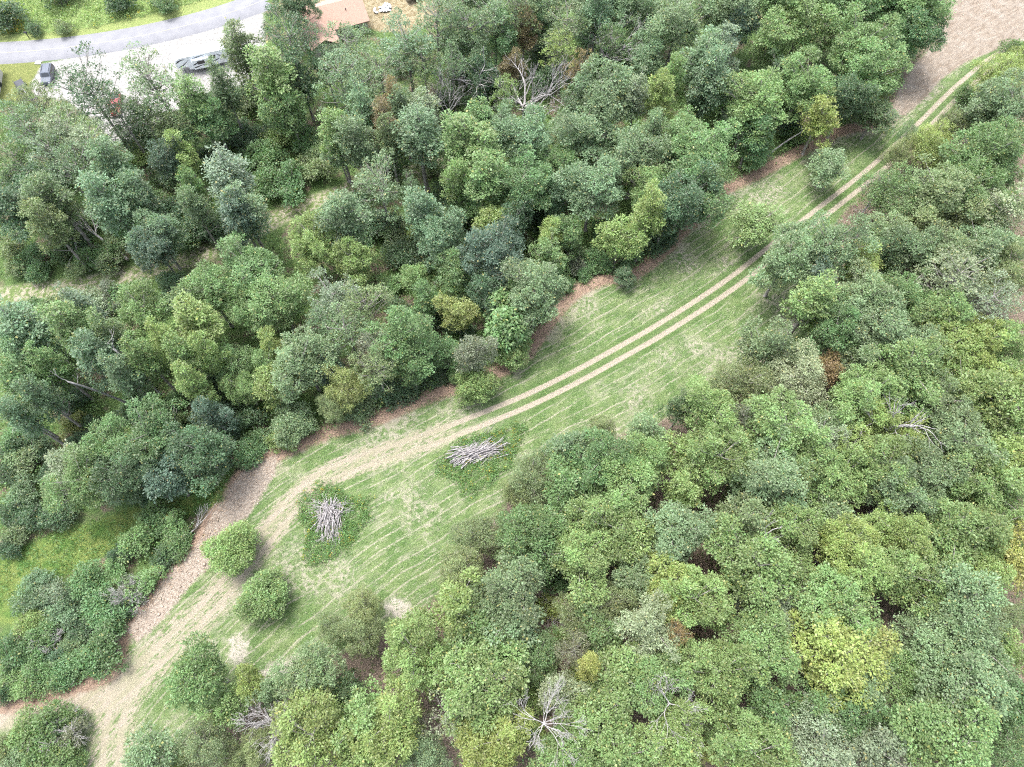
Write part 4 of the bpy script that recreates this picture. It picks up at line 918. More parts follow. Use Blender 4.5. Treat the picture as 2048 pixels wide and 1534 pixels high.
def fields(X, Y):
    f = {}
    d, sd, a = pl_dist(X, Y, TRACK_S); f['dt'] = d * -sd; f['sa'] = a
    d, sd, a = pl_dist(X, Y, MOW_S); f['dm'] = d * -sd; f['ma'] = a
    f['df'] = pl_dist(X, Y, FORK_S)[0]
    d, sd, a = pl_dist(X, Y, BANK_S); f['db'] = d * sd           # >0 on the meadow side
    f['mead'] = poly_sdf(X, Y, MEADOW)
    for k in ZONES: f[k.lower()] = poly_sdf(X, Y, ZONES[k])
    f['road'] = pl_dist(X, Y, ROAD)[0]
    f['trail'] = pl_dist(X, Y, TRAIL_S)[0]
    return f

def height(X, Y, f=None):
    f = f or fields(X, Y)
    z = lownoise(X, Y) * .35
    z = z - 1.3 * sm(-f['db'], 0.2, 3.2) * (1 - sm(f['lot'], -14, -6)) * (1 - sm(Y, 100, 120))
    z = z - .07 * np.exp(-((np.abs(f['dt']) - .95) / .35) ** 2)
    z = z + .06 * np.sin(X * 2.1 + Y * 1.3) * np.sin(Y * 1.7 - X) * sm(f['soil'], -.3, .6)
    flat = sm(np.maximum(np.maximum(f['lot'], f['lawn']), f['verge']), -5, -1)
    return z * (1 - flat)

GX0, GX1, GY0, GY1, GS = -126.0, 126.0, -24.0, 168.0, 0.42
nx, ny = int((GX1 - GX0) / GS) + 1, int((GY1 - GY0) / GS) + 1
gx = GX0 + GS * np.arange(nx); gy = GY0 + GS * np.arange(ny)
GXX, GYY = np.meshgrid(gx, gy)
FLD = fields(GXX, GYY)
GZ = height(GXX, GYY, FLD)
def samp(A, x, y):
    x = np.asarray(x, float); y = np.asarray(y, float)
    u = np.clip((x - GX0) / GS, 0, nx - 1.001); v = np.clip((y - GY0) / GS, 0, ny - 1.001)
    i = u.astype(int); j = v.astype(int); u -= i; v -= j
    return (A[j, i] * (1 - u) + A[j, i + 1] * u) * (1 - v) + (A[j + 1, i] * (1 - u) + A[j + 1, i + 1] * u) * v
def gz(x, y): return float(samp(GZ, x, y))

# ---------------------------------------------------------------- ground material
def ground_material():
    g = G("ground_cover")
    P = g.pos()
    n1 = g.noise(P, .35, 4); n2 = g.noise(P, 1.6, 5, .6); n3 = g.noise(P, 6.0, 4, .65); n4 = g.noise(P, .09, 3)
    n5 = g.noise(P, 3.4, 5, .75); n6 = g.noise(P, 13.0, 3, .8)
    e = g.math('MULTIPLY', g.math('SUBTRACT', n2, .5), 2.4)          # edge wobble, metres
    e2 = g.math('MULTIPLY', g.math('SUBTRACT', n3, .5), 1.0)
    def A(k, w=1.0): return g.math('ADD', g.math('ADD', g.attr(k), g.math('MULTIPLY', e, w)), e2)
    # forest floor: leaf litter, mossy green patches
    c = g.mix(g.ss(n3, .35, .68), (.14, .103, .08), (.33, .26, .20))
    c = g.mix(g.ss(n2, .5, .68), c, (.10, .14, .05))
    db = g.attr('db'); dt = g.attr('dt'); sa = g.attr('sa'); dm = g.attr('dm'); ma = g.attr('ma')
    # ground cover on the bank side of the wood is greener
    c = g.mix(g.math('MULTIPLY', g.ss(db, -.5, -3.0), g.ss(n1, .34, .54)), c, g.mix(g.ss(n3, .4, .65), (.09, .155, .05), (.165, .25, .08)))
    # ---- meadow
    sv = g.comb(g.math('MULTIPLY', ma, .16), dm)
    st = g.noise(sv, 1.1, 5, .65)                                     # stretched along the mowing direction
    st2 = g.noise(g.comb(g.math('MULTIPLY', ma, .35), dm), 2.6, 4, .7)
    green = g.mix(g.ss(n1, .38, .62), (.132, .216, .074), (.196, .270, .110))
    green = g.mix(g.ss(n6, .36, .64), g.mul(green, (.60, .66, .60)), g.mul(green, (1.32, 1.24, 1.25)))
    green = g.mix(g.ss(n2, .5, .72), green, g.mul(green, (.72, .80, .62)))
    straw = g.mix(g.ss(n6, .34, .66), (.35, .315, .235), (.56, .52, .42))
    f_st = g.math('MULTIPLY', g.ss(st, .52, .70), .6)
    f_st = g.math('MAXIMUM', f_st, g.math('MULTIPLY', g.ss(g.math('ADD', st2, g.math('MULTIPLY', g.math('SUBTRACT', n6, .5), .30)), .55, .67), .60))
    f_st = g.math('MAXIMUM', f_st, g.math('MULTIPLY', g.ss(g.math('ADD', n5, g.math('MULTIPLY', g.math('SUBTRACT', st, .5), .5)), .59, .68), .5))      # straw flecks
    wob = g.math('MULTIPLY', g.math('SUBTRACT', g.noise(P, .08, 2), .5), 3.0)
    wob2 = g.math('MULTIPLY', g.math('SUBTRACT', n5, .5), .5)
    def lines(coord, pitch, half):
        v = g.math('ADD', g.math('ADD', coord, wob), wob2)
        fr = g.math('FRACT', g.math('DIVIDE', v, pitch))
        d = g.math('MULTIPLY', g.math('ABSOLUTE', g.math('SUBTRACT', fr, .5)), pitch)
        return g.ss(d, half, half * .25)
    near_bank = g.ss(g.math('SUBTRACT', g.math('ABSOLUTE', dt), g.math('MULTIPLY', db, 1.0)), -.3, .3)
    on_left = g.math('LESS_THAN', dt, 0.0)
    usebank = g.math('MULTIPLY', near_bank, on_left)
    la = lines(dm, 1.5, .18); lb = lines(db, 1.55, .18)
    ln = g.math('ADD', g.math('MULTIPLY', lb, usebank), g.math('MULTIPLY', la, g.math('SUBTRACT', 1.0, usebank)))
    ln = g.math('MULTIPLY', ln, g.ss(g.noise(g.comb(g.math('MULTIPLY', ma, .09), g.math('MULTIPLY', dm, .5)), 1.3, 3), .36, .52))
    f_st = g.math('MAXIMUM', f_st, g.math('MULTIPLY', g.math('MULTIPLY', ln, .78), g.ss(n3, .30, .54)))
    # dry ground towards the lower right edge of the meadow
    f_st = g.math('MAXIMUM', f_st, g.math('MULTIPLY', g.ss(n4, .5, .62), g.math('MULTIPLY', g.ss(n2, .42, .62), .8)))
    verge_ = g.math('MULTIPLY', g.ss(g.math('ABSOLUTE', dt), 2.6, 1.9), g.ss(sa, 150.0, 140.0))
    f_st = g.math('MULTIPLY', f_st, g.math('SUBTRACT', 1.0, g.math('MULTIPLY', verge_, .75)))
    mead = g.mix(f_st, green, straw)
    mead = g.mix(g.math('MULTIPLY', verge_, .35), mead, (.085, .150, .042))
    pale = g.math('MULTIPLY', g.ss(g.attr('mead'), 4.5, .5), g.ss(n1, .52, .62))
    pale = g.math('MULTIPLY', pale, g.math('GREATER_THAN', dt, 2.0))
    mead = g.mix(g.math('MULTIPLY', pale, .8), mead, g.mix(n3, (.30, .25, .17), (.58, .53, .44)))
    c = g.mix(g.ss(A('mead', .8), -.6, .5), c, mead)
    pl = g.math('MAXIMUM', g.math('MAXIMUM', g.attr('pale1'), g.attr('pale2')), g.math('MAXIMUM', g.attr('pale3'), g.attr('pale4')))
    pl = g.math('ADD', g.math('ADD', pl, g.math('MULTIPLY', e, .9)), e2)
    c = g.mix(g.math('MULTIPLY', g.ss(pl, -.5, .5), .85), c, g.mix(n3, (.42, .36, .29), (.66, .61, .53)))
    # ---- track: two ruts that run together into a broad worn band
    wide = g.ss(sa, 145.0, 156.0)
    rut = g.math('ABSOLUTE', g.math('SUBTRACT', g.math('ABSOLUTE', g.math('ADD', dt, g.math('MULTIPLY', wob2, .6))), .95))
    ruts = g.ss(g.math('ADD', rut, g.math('MULTIPLY', e2, .40)), .52, .32)
    band = g.ss(g.math('ADD', g.math('ABSOLUTE', dt), g.math('ADD', g.math('MULTIPLY', e, .5), e2)), 2.25, 1.75)
    band2 = g.ss(g.math('ADD', g.math('ABSOLUTE', dt), g.math('ADD', g.math('MULTIPLY', e, .5), e2)), 3.1, 2.3)
    band = g.math('MAXIMUM', band, g.math('MULTIPLY', band2, g.ss(sa, 182.0, 200.0)))
    band = g.math('MULTIPLY', g.math('MULTIPLY', band, wide), g.ss(g.math('ADD', st2, g.math('MULTIPLY', g.math('SUBTRACT', n5, .5), .35)), .40, .56))
    tr = g.math('MAXIMUM', ruts, band)
    fork = g.ss(g.math('ADD', g.attr('df'), g.math('ADD', e2, g.math('MULTIPLY', e, .3))), 2.4, 1.6)
    tr = g.math('MAXIMUM', tr, fork)
    soilc = g.mix(g.ss(n6, .32, .68), (.35, .295, .225), (.52, .46, .37))
    soilc = g.mix(g.math('MULTIPLY', g.math('MULTIPLY', g.ss(st, .40, .62), wide), .65), soilc, (.33, .32, .20))
    c = g.mix(g.math('MULTIPLY', tr, .95), c, soilc)
    # ---- brown brush strip on the bank edge
    bk = g.math('MULTIPLY', g.ss(A('db', .5), -1.5, -.9), g.ss(A('db', .7), 1.6, .7))
    bk = g.math('MULTIPLY', bk, g.ss(g.attr('dirt'), -.5, -3.0))
    brown = g.mix(g.ss(n6, .3, .7), (.24, .155, .11), (.50, .375, .285))
    c = g.mix(g.math('MULTIPLY', bk, g.ss(n2, .25, .42)), c, brown)
    # ---- rubble soil strip
    rub = g.mix(g.ss(g.noise(P, 3.2, 5, .7), .36, .6), (.31, .25, .197), (.47, .405, .335))
    c = g.mix(g.ss(A('soil', .5), -.35, .25), c, rub)
    # ---- big dirt field
    dn = g.noise(g.comb(g.math('MULTIPLY', sa, .3), dt), 1.4, 5, .7)
    dirt = g.mix(g.ss(g.math('ADD', dn, g.math('MULTIPLY', g.math('SUBTRACT', n6, .5), .4)), .35, .65), (.25, .20, .152), (.365, .31, .25))
    dirt = g.mix(g.math('MULTIPLY', g.ss(n1, .45, .7), .8), dirt, (.38, .335, .28))
    c = g.mix(g.ss(A('dirt', .35), -.4, .2), c, dirt)
    # ---- roadside
    grassy = g.mix(g.ss(n2, .35, .65), (.17, .265, .08), (.28, .355, .135))
    c = g.mix(g.ss(A('weeds', .6), -.8, .3), c, grassy)
    c = g.mix(g.ss(A('verge', .25), -.3, .2), c, g.mix(g.ss(n2, .3, .7), (.24, .31, .10), (.32, .37, .14)))
    c = g.mix(g.ss(A('lawn', .3), -.3, .2), c, g.mix(g.ss(n2, .3, .7), (.18, .215, .065), (.25, .27, .095)))
    yard = g.mix(g.ss(n2, .35, .6), (.24, .19, .10), (.40, .34, .22))
    c = g.mix(g.ss(A('yard', .6), -.6, .4), c, yard)
    lot = g.mix(g.ss(n2, .3, .6), (.33, .32, .295), (.45, .44, .42))
    lot = g.mix(g.math('MULTIPLY', g.ss(n3, .6, .75), .6), lot, (.24, .228, .195))
    c = g.mix(g.ss(A('lot', .5), -.5, .4), c, lot)
    # ---- grass trail and clearing inside the left wood
    tg = g.mix(g.ss(n2, .42, .62), (.17, .235, .08), (.44, .40, .30))
    c = g.mix(g.ss(g.math('ADD', g.attr('trail'), g.math('MULTIPLY', e, .6)), 2.3, 1.2), c, tg)
    cl = g.mix(g.ss(n1, .35, .6), (.11, .215, .05), (.23, .29, .085))
    cl = g.mix(g.ss(n3, .35, .7), g.mul(cl, (.7, .75, .7)), g.mul(cl, (1.15, 1.1, 1.1)))
    c = g.mix(g.ss(A('clear', .9), -.8, .4), c, cl)
    g.put(g.p.inputs["Base Color"], g.mul(c, (.57, .57, .575)))
    g.p.inputs["Roughness"].default_value = .95
    g.p.inputs["Specular IOR Level"].default_value = .15
    g.bump(g.math('ADD', n3, g.math('MULTIPLY', n6, .8)), 1.0, .16)
    return g.m

M_GROUND = ground_material()

def build_ground():
    keys = ['dt', 'sa', 'dm', 'ma', 'df', 'db', 'mead', 'trail'] + [k.lower() for k in ZONES]
    idx = np.arange(nx * ny).reshape(ny, nx)
    quads = np.stack([idx[:-1, :-1], idx[:-1, 1:], idx[1:, 1:], idx[1:, :-1]], -1).reshape(-1, 4)
    V = np.stack([GXX, GYY, GZ], -1).reshape(-1, 3)
    def fc(a): return (.25 * (a[:-1, :-1] + a[:-1, 1:] + a[1:, 1:] + a[1:, :-1])).ravel()
    zone = np.zeros(len(quads), int)
    order = [('meadow', fc(FLD['mead']) > 0), ('grass_clearing', fc(FLD['clear']) > 0), ('grass_trail', fc(FLD['trail']) < 1.4),
             ('dirt_track', (np.abs(fc(FLD['dt'])) < 1.7) | (fc(FLD['df']) < 1.9)), ('bare_soil_ground', fc(FLD['soil']) > 0), ('dirt_field', fc(FLD['dirt']) > 0),
             ('roadside_verge', fc(np.maximum(FLD['verge'], FLD['weeds'])) > 0), ('lawn', fc(np.maximum(FLD['lawn'], FLD['yard'])) > 0), ('gravel_lot_ground', fc(FLD['lot']) > 0)]
    for i, (n, m) in enumerate(order): zone[m] = i + 1
    names = ['forest_ground'] + [n for n, _ in order]
    flat = {k: FLD[k].ravel() for k in keys}
    # a curving horizontal normal across zone seams: smooth shading off, relief comes from the bump
    for i, n in enumerate(names):
        q = quads[zone == i]
        if not len(q): continue
        u, inv = np.unique(q, return_inverse=True)
        me = np_mesh(n, V[u], [inv.reshape(-1, 4)], M_GROUND, {k: flat[k][u] for k in keys}, smooth=True)
        tag(obj(n, me), kind='structure')
    # the land beyond the surveyed part: a coarse frame that meets the grid's rim
    B = 1500.0
    xs = [-B, GX0, GX0 + GS * (nx - 1), B]; ys = [-B, GY0, GY0 + GS * (ny - 1), B]
    vv = [(x, y, -.6) for y in ys for x in xs]
    ff = [(j * 4 + i, j * 4 + i + 1, j * 4 + i + 5, j * 4 + i + 4) for j in range(3) for i in range(3) if (i, j) != (1, 1)]
    far = {k: np.full(16, -99.0) for k in keys}
    far['dt'][:] = 99; far['dm'][:] = 99; far['ma'][:] = 0; far['df'][:] = 99; far['trail'][:] = 99; far['sa'][:] = 0
    tag(obj('land', np_mesh('land', vv, [np.array(ff)], M_GROUND, far)), kind='structure')

build_ground()

# ---------------------------------------------------------------- paved road
def road():
    c = smooth_line(ROAD, 3)
    P = np.array(c); d = unit(np.gradient(P, axis=0)); n = np.stack([-d[:, 1], d[:, 0]], 1)
    g = G("old_asphalt")
    p = g.pos(); a = g.noise(p, .5, 4); b = g.noise(p, 9.0, 4, .7)
    cc = g.mix(g.ss(a, .3, .7), (.118, .120, .132), (.142, .144, .156))
    cc = g.mix(g.math('MULTIPLY', g.ss(b, .5, .75), .35), cc, (.10, .101, .112))
    g.put(g.p.inputs["Base Color"], cc); g.p.inputs["Roughness"].default_value = .85; g.bump(b, .2, .02)
    prof = [(-3.35, -.14), (-3.15, .05), (0, .10), (3.15, .05), (3.35, -.14)]
    V = []; 
    for q, m in zip(P, n):
        for w, z in prof: V.append((q[0] + m[0] * w, q[1] + m[1] * w, z))
    k = len(prof)
    F = [(i * k + j, i * k + j + 1, (i + 1) * k + j + 1, (i + 1) * k + j) for i in range(len(P) - 1) for j in range(k - 1)]
    r = obj('road', np_mesh('road', V, [np.array(F)[:, ::-1]], g.m, smooth=False)); tag(r, kind='structure')
    ym = G("worn_yellow_paint")
    yn = ym.noise(ym.pos(), 3.0, 4)
    ym.put(ym.p.inputs["Base Color"], ym.mix(ym.ss(yn, .4, .6), (.24, .21, .12), (.20, .195, .18))); ym.p.inputs["Roughness"].default_value = .8
    V = []; F = []
    for i, (q, m) in enumerate(zip(P, n)):
        for w in (-.06, .06): V.append((q[0] + m[0] * w, q[1] + m[1] * w, .104))
    F = [(2 * i, 2 * i + 1, 2 * i + 3, 2 * i + 2) for i in range(len(P) - 1)]
    l = obj('road_line', np_mesh('road_line', V, [np.array(F)[:, ::-1]], ym.m), r)
road()

# ---------------------------------------------------------------- foliage materials
def leaf_material(name, base=None, trans=.36, gloss=.5):
    g = G(name)
    if base is None:
        oi = g.N.new("ShaderNodeObjectInfo"); c = oi.outputs["Color"]; rnd = oi.outputs["Random"]
    else:
        c = g.mix(0.0, base, base); rnd = 0.5
    isl = g.N.new("ShaderNodeNewGeometry").outputs["Random Per Island"]
    var = g.attr('var')
    h = g.math('ADD', .5, g.math('ADD', g.math('MULTIPLY', g.math('SUBTRACT', isl, .5), .035), g.math('MULTIPLY', g.math('SUBTRACT', var, .5), .03)))
    v = g.math('ADD', .58, g.math('ADD', g.math('MULTIPLY', isl, .30), g.math('MULTIPLY', var, .55)))
    c = g.hsv(c, h, 1.0, v)
    # a few yellowing or browned leaves
    c = g.mix(g.math('MULTIPLY', g.ss(isl, .955, .985), .6), c, (.30, .24, .07))
    g.put(g.p.inputs["Base Color"], c)
    g.p.inputs["Roughness"].default_value = gloss
    g.p.inputs["Specular IOR Level"].default_value = .45
    tr = g.N.new("ShaderNodeBsdfTranslucent"); g.put(tr.inputs["Color"], g.mul(c, (1.1, 1.25, .55)))
    mx = g.N.new("ShaderNodeMixShader"); mx.inputs[0].default_value = trans
    g.L.new(g.p.outputs[0], mx.inputs[1]); g.L.new(tr.outputs[0], mx.inputs[2]); g.L.new(mx.outputs[0], g.out.inputs[0])
    return g.m
M_LEAF = leaf_material("leaves")

def bark_material(name, a, b):
    g = G(name)
    p = g.objc()
    n = g.noise(g.comb(g.N.new("ShaderNodeObjectInfo").outputs["Random"], 0, 0), 1, 1)
    m = g.N.new("ShaderNodeMapping"); m.inputs["Scale"].default_value = (4, 4, .8); g.L.new(p, m.inputs[0])
    t = g.noise(m.outputs[0], 2.0, 5, .65)
    g.put(g.p.inputs["Base Color"], g.mix(g.ss(t, .35, .65), a, b))
    g.p.inputs["Roughness"].default_value = .9
    g.bump(t, .6, .04)
    return g.m
M_BARK = bark_material("bark", (.115, .10, .085), (.29, .275, .255))
M_DEAD = bark_material("weathered_dead_wood", (.16, .15, .145), (.34, .325, .32))
M_LOG = bark_material("bleached_logs", (.115, .106, .106), (.31, .293, .293))

# ---------------------------------------------------------------- foliage geometry
def leaf_quads(pos, d, nrm, L, W):
    """rhombic leaves, slightly folded: one quad each"""
    s = unit(np.cross(nrm, d)); up = np.cross(d, s)
    L = np.asarray(L)[:, None]; W = np.asarray(W)[:, None]
    p0 = pos; p2 = pos + d * L - up * L * .12
    m = pos + d * L * .45 + up * L * .05
    return np.stack([p0, m + s * W * .5, p2, m - s * W * .5], 1)

def leaves_mesh(name, Q, var, mat):
    n = len(Q)
    return np_mesh(name, Q.reshape(-1, 3), [np.arange(n * 4).reshape(n, 4)], mat, {'var': np.repeat(var, 4)})

def fib(n, rng):
    i = np.arange(n) + .5
    ph = np.arccos(1 - 2 * i / n); th = np.pi * (1 + 5 ** .5) * i + rng.uniform(0, 6.28)
    return np.stack([np.cos(th) * np.sin(ph), np.sin(th) * np.sin(ph), np.cos(ph)], 1)

def make_tree(seed, R, H, zb, nl, lr, tuft_r, tuft_gap, nleaf, leaf, lw=.6, droop=0.0, fill=.12, low=-.35, twig=.4, shape='ell', keep=1.0, limbs=True, stems=1, rough=1.0, under=.0):
    """returns (trunk mesh, crown mesh): lobes over a crown envelope, tufts over each lobe, leaves in each tuft"""
    rng = np.random.default_rng(seed)
    C = np.array([0, 0, (zb + H) / 2]); E = np.array([R, R, (H - zb) / 2])
    D = []; lc = []; lrad = []
    ph = rng.uniform(0, 6.28, 3); am = rng.uniform(.06, .17, 3) * rough
    tries = 0
    while len(lc) < nl and tries < nl * 40:
        tries += 1
        d = unit(rng.normal(0, 1, 3))
        if d[2] < low: continue
        rr = lr * rng.uniform(.62, 1.32)
        az = math.atan2(d[1], d[0])
        k = (1 + am[0] * math.sin(2 * az + ph[0]) + am[1] * math.sin(3 * az + ph[1]) + am[2] * math.sin(5 * az + ph[2])) * (1 + rough * rng.uniform(-.22, .06))
        e = np.maximum(E - rr * .75, E * .25)
        c = C + d * e * k
        if shape == 'cone':
            w = 1 - .5 * max(0, (c[2] - C[2]) / E[2]); c[0] *= w; c[1] *= w
        if lc and min(np.linalg.norm(c - q) - .62 * (rr + r2) for q, r2 in zip(lc, lrad)) < 0: continue
        lc.append(c); lrad.append(rr); D.append(d)
    # inner lobes make the body
    for _ in range(max(2, nl // 5)):
        d = unit(rng.normal(0, 1, 3)); lc.append(C + d * E * .3); lrad.append(lr * 1.1)
    lc = np.array(lc); lrad = np.array(lrad)
    T = []; TO = []; TV = []
    for i, (c, r) in enumerate(zip(lc, lrad)):
        n = max(6, int(4 * np.pi * r * r / (tuft_gap ** 2) * .95))
        d = unit(fib(n, rng) + rng.normal(0, .22, (n, 3)))
        p = c + d * r * rng.uniform(.8, 1.12, (n, 1)) * np.array([1, 1, .85])
        o = unit((p - C) / E)
        ok = (np.einsum('ij,ij->i', d, o) > under) & (d[:, 2] > -.45)
        for j in range(len(lc)):
            if j != i: ok &= np.linalg.norm((p - lc[j]), axis=1) > lrad[j] * .78
        ok &= rng.uniform(0, 1, n) < keep
        p, d = p[ok], d[ok]
        T.append(p); TO.append(unit(d * .7 + unit(p - C) * .5)); TV.append(np.clip(rng.normal(.5, .18) + rng.normal(0, .16, len(p)), 0, 1))
    T = np.concatenate(T); TO = np.concatenate(TO); TV = np.concatenate(TV)
    k = nleaf
    rep = np.repeat(np.arange(len(T)), k); n = len(rep)
    off = rng.normal(0, 1, (n, 3)) * tuft_r * .48 * np.array([1, 1, .7])
    pos = T[rep] + off
    out = TO[rep]
    d = unit(out * .55 + unit(off) * .75 + rng.normal(0, .45, (n, 3)) + np.array([0, 0, -droop]))
    nr = unit(np.array([0, 0, .8]) + out * .6 + unit(off) * .35 + rng.normal(0, .33, (n, 3)))
    Ls = leaf * np.clip(rng.lognormal(0, .32, n), .5, 2.0)
    Q = leaf_quads(pos, d, nr, Ls, Ls * lw * rng.uniform(.8, 1.2, n))
    var = TV[rep]
    # thin inner foliage
    m = int(n * fill)
    if m:
        u = unit(rng.normal(0, 1, (m, 3))) * (rng.uniform(0, 1, (m, 1)) ** .5) * .8
        pos = C + u * E; pos[:, 2] = np.maximum(pos[:, 2], zb)
        d = unit(rng.normal(0, 1, (m, 3))); nr = unit(rng.normal(0, .6, (m, 3)) + [0, 0, 1])
        Q = np.concatenate([Q, leaf_quads(pos, d, nr, np.full(m, leaf * 1.3), np.full(m, leaf * lw * 1.4))])
        var = np.concatenate([var, rng.uniform(.1, .6, m)])
    crown = leaves_mesh("crown", Q, var, M_LEAF)
    tb = Tubes()
    r0 = .045 + .0125 * H
    for s in range(stems):
        top = np.array([rng.normal(0, .06) * R, rng.normal(0, .06) * R, zb + (H - zb) * (.7 if limbs else .9)])
        bend = np.array([rng.normal(0, .25), rng.normal(0, .25), H * .4])
        base = np.array([0, 0, -.6]) if stems == 1 else np.array([rng.normal(0, .25), rng.normal(0, .25), -.5])
        if stems > 1: top[:2] = rng.normal(0, .45, 2) * R; bend = (base + top) / 2
        P = bez(base, bend, top, 9); rad = np.linspace(r0 * (1.15 if stems == 1 else .5), r0 * .28, 9)
        if stems == 1: rad[0] *= 1.45
        tb.add(P, rad, 8 if stems == 1 else 5)
    if limbs:
        P = bez([0, 0, -.6], bend, top, 9) if stems == 1 else P
        for c, r in zip(lc[:len(D)], lrad):
            zt = np.clip(c[2] - rng.uniform(.35, .7) * np.hypot(c[0], c[1]) - .6, zb * .75, top[2])
            a = np.array([np.interp(zt, P[:, 2], P[:, q]) for q in range(3)])
            mid = (a + c) / 2 + np.array([0, 0, -.25 * np.linalg.norm(c - a) * .5]) + rng.normal(0, .2, 3)
            q = bez(a, mid, c, 6)
            tb.add(q, np.linspace(r0 * .34, r0 * .10, 6), 5)
            nt = rng.integers(1, 4) if rng.uniform() < twig + .35 else 0
            for _ in range(nt):
                e = c + unit(rng.normal(0, 1, 3) + unit(c - C) * .9) * r * rng.uniform(.75, 1.1)
                tb.add(bez(q[3], c + rng.normal(0, .2, 3), e, 4), np.linspace(r0 * .12, .018, 4), 3)
    trunk = tb.mesh("trunk", M_BARK)
    return trunk, crown

PROTO = {}
def P_(key, R, H, n, **kw):
    PROTO[key] = [(R, H) + make_tree(hash_(key) + i * 7, R, H, **kw) for i in range(n)]
def hash_(s): return sum(ord(c) * 31 ** i for i, c in enumerate(s)) % 99991
P_('oak', 4.4, 15.5, 8, zb=4.2, nl=34, lr=1.22, tuft_r=.46, tuft_gap=.76, nleaf=36, leaf=.215, rough=1.7)
P_('young_oak', 2.8, 11.5, 6, zb=2.4, nl=23, lr=.92, tuft_r=.44, tuft_gap=.70, nleaf=31, leaf=.21, rough=1.8)
P_('narrow', 2.6, 18.0, 5, zb=7.0, nl=34, lr=.88, tuft_r=.44, tuft_gap=.70, nleaf=26, leaf=.23, shape='cone', low=-.9, rough=1.6)
P_('airy', 4.0, 16.0, 5, zb=5.8, nl=32, lr=1.0, tuft_r=.46, tuft_gap=.84, nleaf=24, leaf=.22, keep=.68, fill=.03, twig=.9, rough=1.8)
P_('feathery', 4.2, 12.0, 3, zb=2.6, nl=40, lr=1.12, tuft_r=.46, tuft_gap=.70, nleaf=28, leaf=.19, lw=.5, droop=.3, fill=.12, twig=.5, rough=1.5)
P_('shrub', 2.3, 3.3, 5, zb=.1, nl=24, lr=.72, tuft_r=.38, tuft_gap=.58, nleaf=22, leaf=.20, low=-.3, fill=.2, stems=4, twig=.2, rough=1.7)
P_('round', 3.4, 6.8, 4, zb=.5, nl=46, lr=.90, tuft_r=.40, tuft_gap=.52, nleaf=19, leaf=.20, low=-.8, fill=.15, twig=.2, rough=1.05, under=-.2)
P_('half_dead', 4.0, 14.0, 2, zb=6.0, nl=24, lr=1.0, tuft_r=.45, tuft_gap=.9, nleaf=11, leaf=.26, keep=.5, fill=.02, twig=1.0, rough=1.4)
P_('coarse', 3.6, 12.0, 1, zb=2.6, nl=26, lr=1.15, tuft_r=.55, tuft_gap=.8, nleaf=13, leaf=.46, lw=.62, droop=.3)

LEAF = {'g': (.124, .184, .094), 'd': (.060, .104, .048), 'm': (.092, .158, .060), 'l': (.136, .210, .076), 'y': (.178, .240, .074),
        'Y': (.212, .234, .070), 's': (.174, .222, .138), 'v': (.132, .176, .078), 'u': (.076, .120, .078), 'r': (.172, .134, .068), 'w': (.120, .140, .090)}
NAMES = {'o': 'broadleaf_tree', 'n': 'slender_tree', 'a': 'open_crowned_tree', 'f': 'feathery_tree', 'b': 'shrub', 'r': 'rounded_tree', 'h': 'half_dead_tree', 'c': 'large_leaved_tree'}

def plant_all():
    rnd = random.Random(3)
    for (x, y, R, H, fo, co, label) in TREES:
        key = {'o': 'oak' if R > 3.3 else 'young_oak', 'n': 'narrow', 'a': 'airy', 'f': 'feathery', 'b': 'shrub', 'r': 'round', 'h': 'half_dead', 'c': 'coarse'}[fo]
        if fo == 'r' and y > 60: key = 'young_oak'
        R0, H0, tm, cm = rnd.choice(PROTO[key])
        sx = R / R0; sz = H / H0
        if fo == 'b': sz = min(max(sz, .7), 1.7)
        name = NAMES[fo]; cat = 'shrub' if fo == 'b' else 'tree'; grp = 'shrubs in the wood' if fo == 'b' else 'woodland trees'
        if fo in 'on' and R < 2.45 and H < 14: name, cat, grp = 'small_broadleaf_tree', 'small tree', 'small trees in the wood'  # ordinary broadleaf trees, set apart by small size alone, not by age
        if fo == 'r' : grp = 'rounded trees in and beside the meadow'
        root = empty(name, (x, y, gz(x, y)), rnd.uniform(0, 6.28), (sx * rnd.uniform(.95, 1.06), sx * rnd.uniform(.95, 1.06), sz))
        tag(root, label, cat, grp)
        obj('trunk', tm, root)
        c = obj('crown', cm, root)
        b = LEAF[co]; v = rnd.uniform(.86, 1.14) * (1.05 if fo == 'r' else 1.0); h = rnd.uniform(-.06, .06)
        w = 1.04 if samp(FLD['db'], x, y) > 0 else .96      # the wood on the ridge side is a warmer green
        c.color = (b[0] * v * (1 + h) * w, b[1] * v, b[2] * v * (1 - h) / w, 1)
plant_all()

